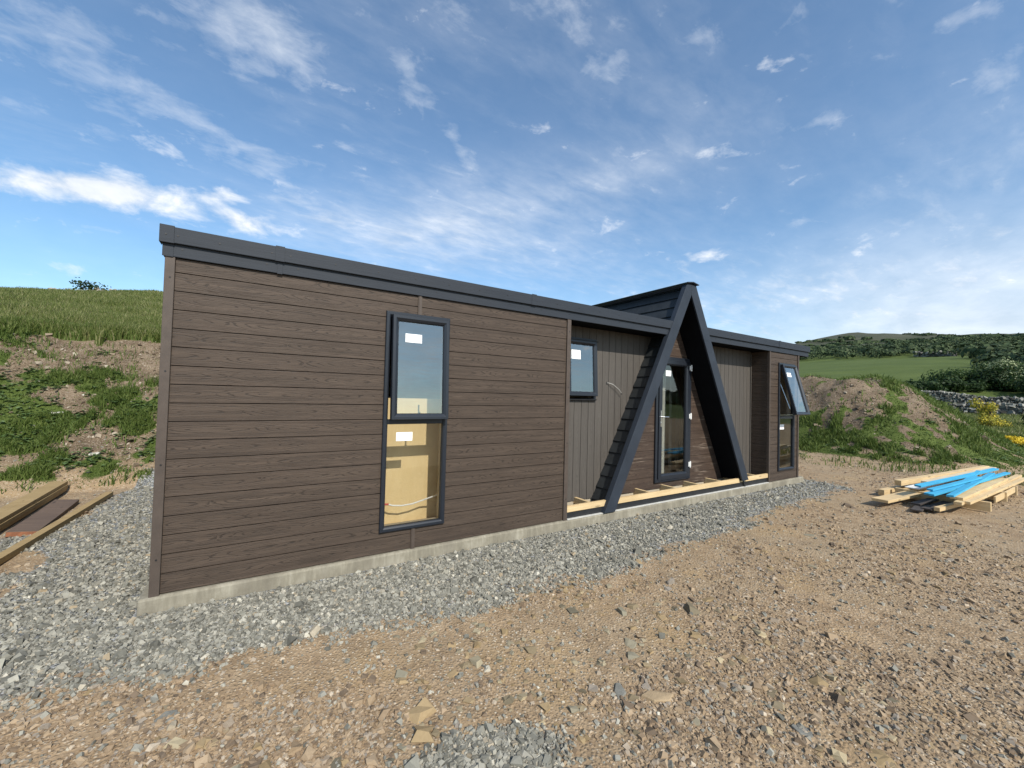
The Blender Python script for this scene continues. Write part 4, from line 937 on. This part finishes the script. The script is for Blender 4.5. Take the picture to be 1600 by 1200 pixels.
# bushes and trees: trunk with limbs, crown of leaf clumps filling lobes
def tree(name, loc, hgt, rad, mat, label, group=None, cat='tree', nleaf=2600, leaf=.16, lobes=9, squash=.8, flowers=None, base=.15, bark=None):
    loc = (loc[0], loc[1], float(height(*loc))-.05); t = thing(name, label, cat, loc, group=group)
    w = MB(); tr = hgt*.045
    w.tube([(0, 0, 0), (.03*hgt, .01*hgt, hgt*.3), (0, .03*hgt, hgt*.6)], [tr, tr*.75, tr*.35], 7)
    cs = []
    for k in range(lobes):
        a = 6.283*k/lobes*1.618*1.0+random.uniform(-.4, .4); rr = rad*random.uniform(.25, .78) if k else 0
        z = hgt*(base+.1+(.78-base)*random.random()) if k else hgt*.72
        rl = rad*random.uniform(.32, .52); z = min(z, hgt-rl*squash); z = max(z, hgt*base+rl*squash*.6)
        cs.append((rr*math.cos(a), rr*math.sin(a), z, rl))
        w.tube([(.02*hgt, .01*hgt, hgt*.22), (rr*.5*math.cos(a), rr*.5*math.sin(a), z*.7), (rr*math.cos(a), rr*math.sin(a), z)], [tr*.45, tr*.28, tr*.1], 5)
    w.build('trunk', bark or M_bark, t)
    n = nleaf; ci = rng.integers(0, lobes, n); c = np.array(cs)[ci]
    dd = rng.normal(0, 1, (n, 3)); dd /= np.linalg.norm(dd, axis=1)[:, None]; r_ = rng.uniform(.35, 1.05, n)**.6*c[:, 3]
    r_ = r_*(.75+.5*vnoise(dd[:, 0]*3+c[:, 0]*5, dd[:, 1]*3+dd[:, 2]*2.3, 9))
    C = c[:, :3]+dd*r_[:, None]*np.array([1, 1, squash]); C[:, 2] = np.maximum(C[:, 2], .03)
    a1 = rng.normal(0, 1, (n, 3)); a1 -= dd*(a1*dd).sum(1)[:, None]*.6; a1 /= np.linalg.norm(a1, axis=1)[:, None]
    a2 = np.cross(dd+rng.normal(0, .5, (n, 3)), a1); a2 /= np.linalg.norm(a2, axis=1)[:, None]
    s_ = (leaf*rng.uniform(.55, 1.4, n))[:, None]
    V = np.stack([C-a1*s_*.5, C+a2*s_*.35, C+a1*s_*.5, C-a2*s_*.35], 1).reshape(-1, 3); F = 4*np.arange(n)[:, None]+np.arange(4)
    np_obj('crown', V, F, mat, t)
    if flowers:
        n = flowers[1]; ci = rng.integers(0, lobes, n); c = np.array(cs)[ci]; dd = rng.normal(0, 1, (n, 3)); dd[:, 2] = np.abs(dd[:, 2]); dd /= np.linalg.norm(dd, axis=1)[:, None]
        C = c[:, :3]+dd*(c[:, 3]*rng.uniform(.9, 1.12, n))[:, None]*np.array([1, 1, squash]); s_ = (flowers[2]*rng.uniform(.6, 1.3, n))[:, None]
        a1 = rng.normal(0, 1, (n, 3)); a1 /= np.linalg.norm(a1, axis=1)[:, None]; a2 = np.cross(dd, a1)
        V = np.stack([C-a1*s_*.5, C+a2*s_*.5, C+a1*s_*.5, C-a2*s_*.5], 1).reshape(-1, 3); F = 4*np.arange(n)[:, None]+np.arange(4)
        np_obj('blossom', V, F, flowers[0], t)
    return t
M_bark = simple('bark', (.09, .07, .055), .9, var=.3, scale=10)
M_lf1 = leafmat('bush_leaf_dark', [(.2, (.014, .030, .010)), (.5, (.028, .056, .016)), (.85, (.055, .090, .028))])
M_lf2 = leafmat('bush_leaf_mid', [(.2, (.024, .050, .014)), (.5, (.050, .090, .024)), (.85, (.095, .135, .045))])
M_blos = leafmat('pale_blossom', [(.2, (.22, .27, .12)), (.8, (.42, .45, .26))])
M_yel = leafmat('yellow_flower', [(.2, (.48, .34, .015)), (.5, (.70, .52, .03)), (.9, (.85, .68, .08))], trans=.2)
M_yel2 = leafmat('yellow_green_sprig', [(.2, (.16, .18, .03)), (.5, (.34, .32, .05)), (.9, (.60, .50, .07))], trans=.2)
GB = 'bushes beyond the dry stone wall'
bl = (M_blos, 1500, .16)
for x, y, h, r_, m, fl, lab in (
    (70.5, 11.2, 2.0, 2.2, M_lf1, None, 'low dark bush at the left end of the row behind the stone wall'),
    (75.5, 9.6, 1.8, 2.6, M_lf1, None, 'spreading dark bush right of the leftmost one behind the stone wall'),
    (82, 10.3, 2.3, 3.2, M_lf2, None, 'mid green bush stepping up towards the tall ones behind the stone wall'),
    (81, 6.8, 2.7, 3.3, M_lf1, None, 'dark bush in the middle of the row behind the stone wall'),
    (85, 6.6, 3.5, 3.3, M_lf2, (M_blos, 500, .16), 'tall bush with few blossoms left of the blossom covered one'),
    (81, 3.4, 3.9, 3.5, M_lf2, (M_blos, 2600, .17), 'tall rounded bush covered in pale blossom at the right edge'),
    (88, 1.0, 4.0, 3.8, M_lf1, (M_blos, 600, .16), 'dark tree behind the blossom covered bush at the right edge'),
    (76, 2.2, 2.4, 2.6, M_lf1, None, 'low dark bush in front of the blossom covered one')):
    tree('bush', (x, y), h, r_, m, lab, GB, 'bush', 3400, .30, 10, .75, fl, .02)
tree('gorse_bush', (33.5, .5), 1.75, .75, M_yel2, 'upright yellow green gorse bush in front of the lower stone wall', cat='bush', nleaf=2600, leaf=.075, lobes=10, squash=1.1, flowers=(M_yel, 420, .06), base=.02)
tree('flowering_gorse', (22.6, -1.62), .30, .62, M_yel, 'low cushion of bright yellow flowers right of the earth mound', cat='plant', nleaf=2200, leaf=.05, lobes=12, squash=.45, flowers=(M_yel, 1200, .045), base=.0)
tree('gorse_bush', (36.5, -.9), .9, .8, M_lf1, 'dark low bush right of the yellow gorse', cat='bush', nleaf=1500, leaf=.11, lobes=7, squash=.8, base=.02)
tree('crest_bush', (-8.1, 30.0), .95, .9, M_lf1, 'small dark bush on the stony crest of the left hillside', cat='bush', nleaf=420, leaf=.13, lobes=7, squash=.8, base=.1)
# cairn of stones on the crest
for nm, cx, cy, nn, sp, lab in (('stone_heap', -7.6, 29.9, 60, .8, 'heap of pale stones beside the small bush on the left crest'), ('stone_heap', -9.3, 29.4, 30, .5, 'small heap of stones left of the crest bush')):
    ox, oy = rng.normal(0, sp, nn), rng.normal(0, .35, nn); zz_ = height(cx+ox, cy+oy)+.26*np.exp(-(ox/sp)**2)*rng.random(nn)+.14
    V, F = stones(np.stack([cx+ox, cy+oy, zz_], -1), rng.uniform(.08, .22, nn), (.4, .8), .4)
    tag(np_obj(nm, V, F, stone_mat('heap_stone', [(0, (0.188, 0.158, 0.122)), (.6, (0.300, 0.270, 0.216)), (1, (0.413, 0.390, 0.338))])), lab, 'stone heap', kind='stuff')

# dry stone walls
M_wall = stone_mat('dry_stone', [(0, (0.047, 0.045, 0.040)), (.3, (0.109, 0.105, 0.091)), (.6, (0.195, 0.187, 0.163)), (.85, (0.296, 0.289, 0.251)), (1, (0.406, 0.390, 0.342))], mottling=.5)
def drywall(pts, hgt, label, size=.24, wid=.6):
    P = []; Sz = []
    pts = [np.array(p, float) for p in pts]
    for a, b2 in zip(pts, pts[1:]):
        L = np.linalg.norm(b2-a); n = int(L/size*1.25); rows = int(hgt/(size*.5))
        for r_ in range(rows+1):
            t = (np.arange(n)+rng.uniform(-.35, .35, n))/n
            w_ = wid*.5*(1-.35*r_/rows)
            for s_ in (-1, 1):
                nrm = np.array([-(b2-a)[1], (b2-a)[0]])/L
                q = a+np.outer(t, b2-a)+nrm*s_*w_*rng.uniform(.75, 1.05, (n, 1))
                top = hgt*(.88+.24*vnoise(q[:, 0]*.5, q[:, 1]*.5, 91)); z = height(q[:, 0], q[:, 1])+top*r_/rows
                P.append(np.stack([q[:, 0], q[:, 1], z], -1)); Sz.append(rng.uniform(.7, 1.5, n)*size)
    P = np.concatenate(P); Sz = np.concatenate(Sz)
    V, F = stones(P, Sz, (.4, .75), .25, sink=.3)
    t = thing('dry_stone_wall', label, 'wall', (pts[0][0], pts[0][1], 0)); V = V-np.array([pts[0][0], pts[0][1], 0])
    np_obj('stonework', V, F, M_wall, t)
    w = MB()                                      # solid heart so no light shows through
    for a, b2 in zip(pts, pts[1:]):
        L = np.linalg.norm(b2-a); nseg = max(2, int(L/1.2)); nrm = np.array([-(b2-a)[1], (b2-a)[0]])/L
        for k in range(nseg):
            q0 = a+(b2-a)*k/nseg; q1 = a+(b2-a)*(k+1)/nseg; z0, z1 = float(height(*q0)), float(height(*q1))
            vs = []
            for q, z in ((q0, z0), (q1, z1)):
                for s_ in (-1, 1):
                    for hh_, ww in ((-.3, wid*.42), (hgt*.86, wid*.26)):
                        pnt = q+nrm*s_*ww-pts[0]; vs.append((pnt[0], pnt[1], z+hh_))
            w.add(vs, [(0, 1, 3, 2), (4, 6, 7, 5), (0, 4, 5, 1), (2, 3, 7, 6), (1, 5, 7, 3), (0, 2, 6, 4)])
    w.build('heart', simple('wall_heart', (.05, .048, .042), .95), t); return t
drywall([(65.9, 11.6), (66.6, 7), (67.3, 2.6), (68.5, -6)], 1.12, 'upper dry stone wall running below the bushes')
drywall([(46.3, 6.2), (46.9, 3.8), (47.3, 1), (48, -6)], .82, 'lower ruined dry stone wall nearer the yellow gorse', .26)
drywall([(239, 50), (235, 44), (233, 37)], 1.6, 'short dark wall far away at the wood edge above the green field', .9, 1.2)

# far woodland and hedges: many crowns that read as one mass
def wood(name, P, H, Rr, mat, label, per=34, leaf=1.1):
    n = len(P); ci = np.repeat(np.arange(n), per); m = len(ci)
    dd = rng.normal(0, 1, (m, 3)); dd[:, 2] = np.abs(dd[:, 2])*.9-.15; dd /= np.linalg.norm(dd, axis=1)[:, None]
    rr = rng.uniform(.7, 1.08, m)
    C = P[ci]+dd*np.stack([Rr[ci]*rr, Rr[ci]*rr, H[ci]*.62*rr], -1); C[:, 2] += H[ci]*.38
    a1 = rng.normal(0, 1, (m, 3)); a1 -= dd*(a1*dd).sum(1)[:, None]*.75; a1 /= np.linalg.norm(a1, axis=1)[:, None]; a2 = np.cross(dd, a1); a2 /= np.linalg.norm(a2, axis=1)[:, None]
    s_ = (leaf*rng.uniform(.6, 1.5, m)*Rr[ci]/3.2)[:, None]
    V = np.stack([C-a1*s_*.6, C+a2*s_*.5, C+a1*s_*.6, C-a2*s_*.5], 1).reshape(-1, 3); F = 4*np.arange(m)[:, None]+np.arange(4)
    return tag(np_obj(name, V, F, mat), label, 'woodland', kind='stuff')
def wmat(name, k=1.0):
    m, N, b = material(name); isl = N.island(); o = N.obj()
    c = N.ramp(N.m('ADD', N.m('MULTIPLY', isl, .35), N.m('MULTIPLY', N.noise(o, .035, 5, .65), .65)), [(.30, (.022*k, .036*k, .020*k)), (.45, (.036*k, .058*k, .026*k)), (.58, (.060*k, .085*k, .036*k)), (.75, (.085*k, .10*k, .055*k))])
    N.put(b.inputs['Base Color'], c); b.inputs['Roughness'].default_value = .8; b.inputs['Specular IOR Level'].default_value = .15; return m
n = 5200
X = rng.uniform(150, 520, n); Y = rng.uniform(-45, 300, n)
lim = np.interp(Y, [-70, 0, 12, 22, 30, 45, 55, 90, 300], [95, 105, 140, 165, 208, 232, 236, 228, 260])
lim = lim+18*(fbm(Y*.05, X*0, 3, 95)-.5)
k = (X > lim) & (fbm(X*.02, Y*.02, 4, 96)+.25*(X < lim+40) > .36)
X, Y = X[k], Y[k]; H = rng.uniform(1.5, 4.2, len(X)); Rr = H*rng.uniform(.8, 1.3, len(X))
wood('woodland', np.stack([X, Y, height(X, Y)], -1), H, Rr, wmat('woodland_leaf'), 'dark scrubby woodland over the far slope above the green field', 50, .75)
n = 260; X = rng.uniform(95, 160, n); Y = np.interp(X, [95, 160], [7, 15])+rng.uniform(-30, 2.5, n); H = rng.uniform(1.6, 3.4, n)
wood('hedge_scrub', np.stack([X, Y, height(X, Y)], -1), H, H*.8, wmat('scrub_leaf', 1.05), 'scrub filling the slope between the blossom bushes and the far woodland', 110, .7)
# scrub on the moor and the land behind the camera
n = 2200; X = rng.uniform(520, 1350, n); Y = rng.uniform(-250, 800, n); k = fbm(X*.01, Y*.01, 3, 97)+.12*(X < 900) > .47; X, Y = X[k], Y[k]; H = rng.uniform(2, 5, len(X))
wood('moor_scrub', np.stack([X, Y, height(X, Y)], -1), H, H*2.2, wmat('moor_scrub_leaf', 1.1), 'patchy scrub on the distant moor', 40, 1.3)
n = 900; X = rng.uniform(-260, 420, n); Y = rng.uniform(-330, -120, n); H = rng.uniform(4, 8, n)
wood('woodland', np.stack([X, Y, height(X, Y)], -1), H, H*.9, wmat('rear_wood_leaf'), 'woodland behind the viewer, seen only mirrored in the glass', 24, 2.2)
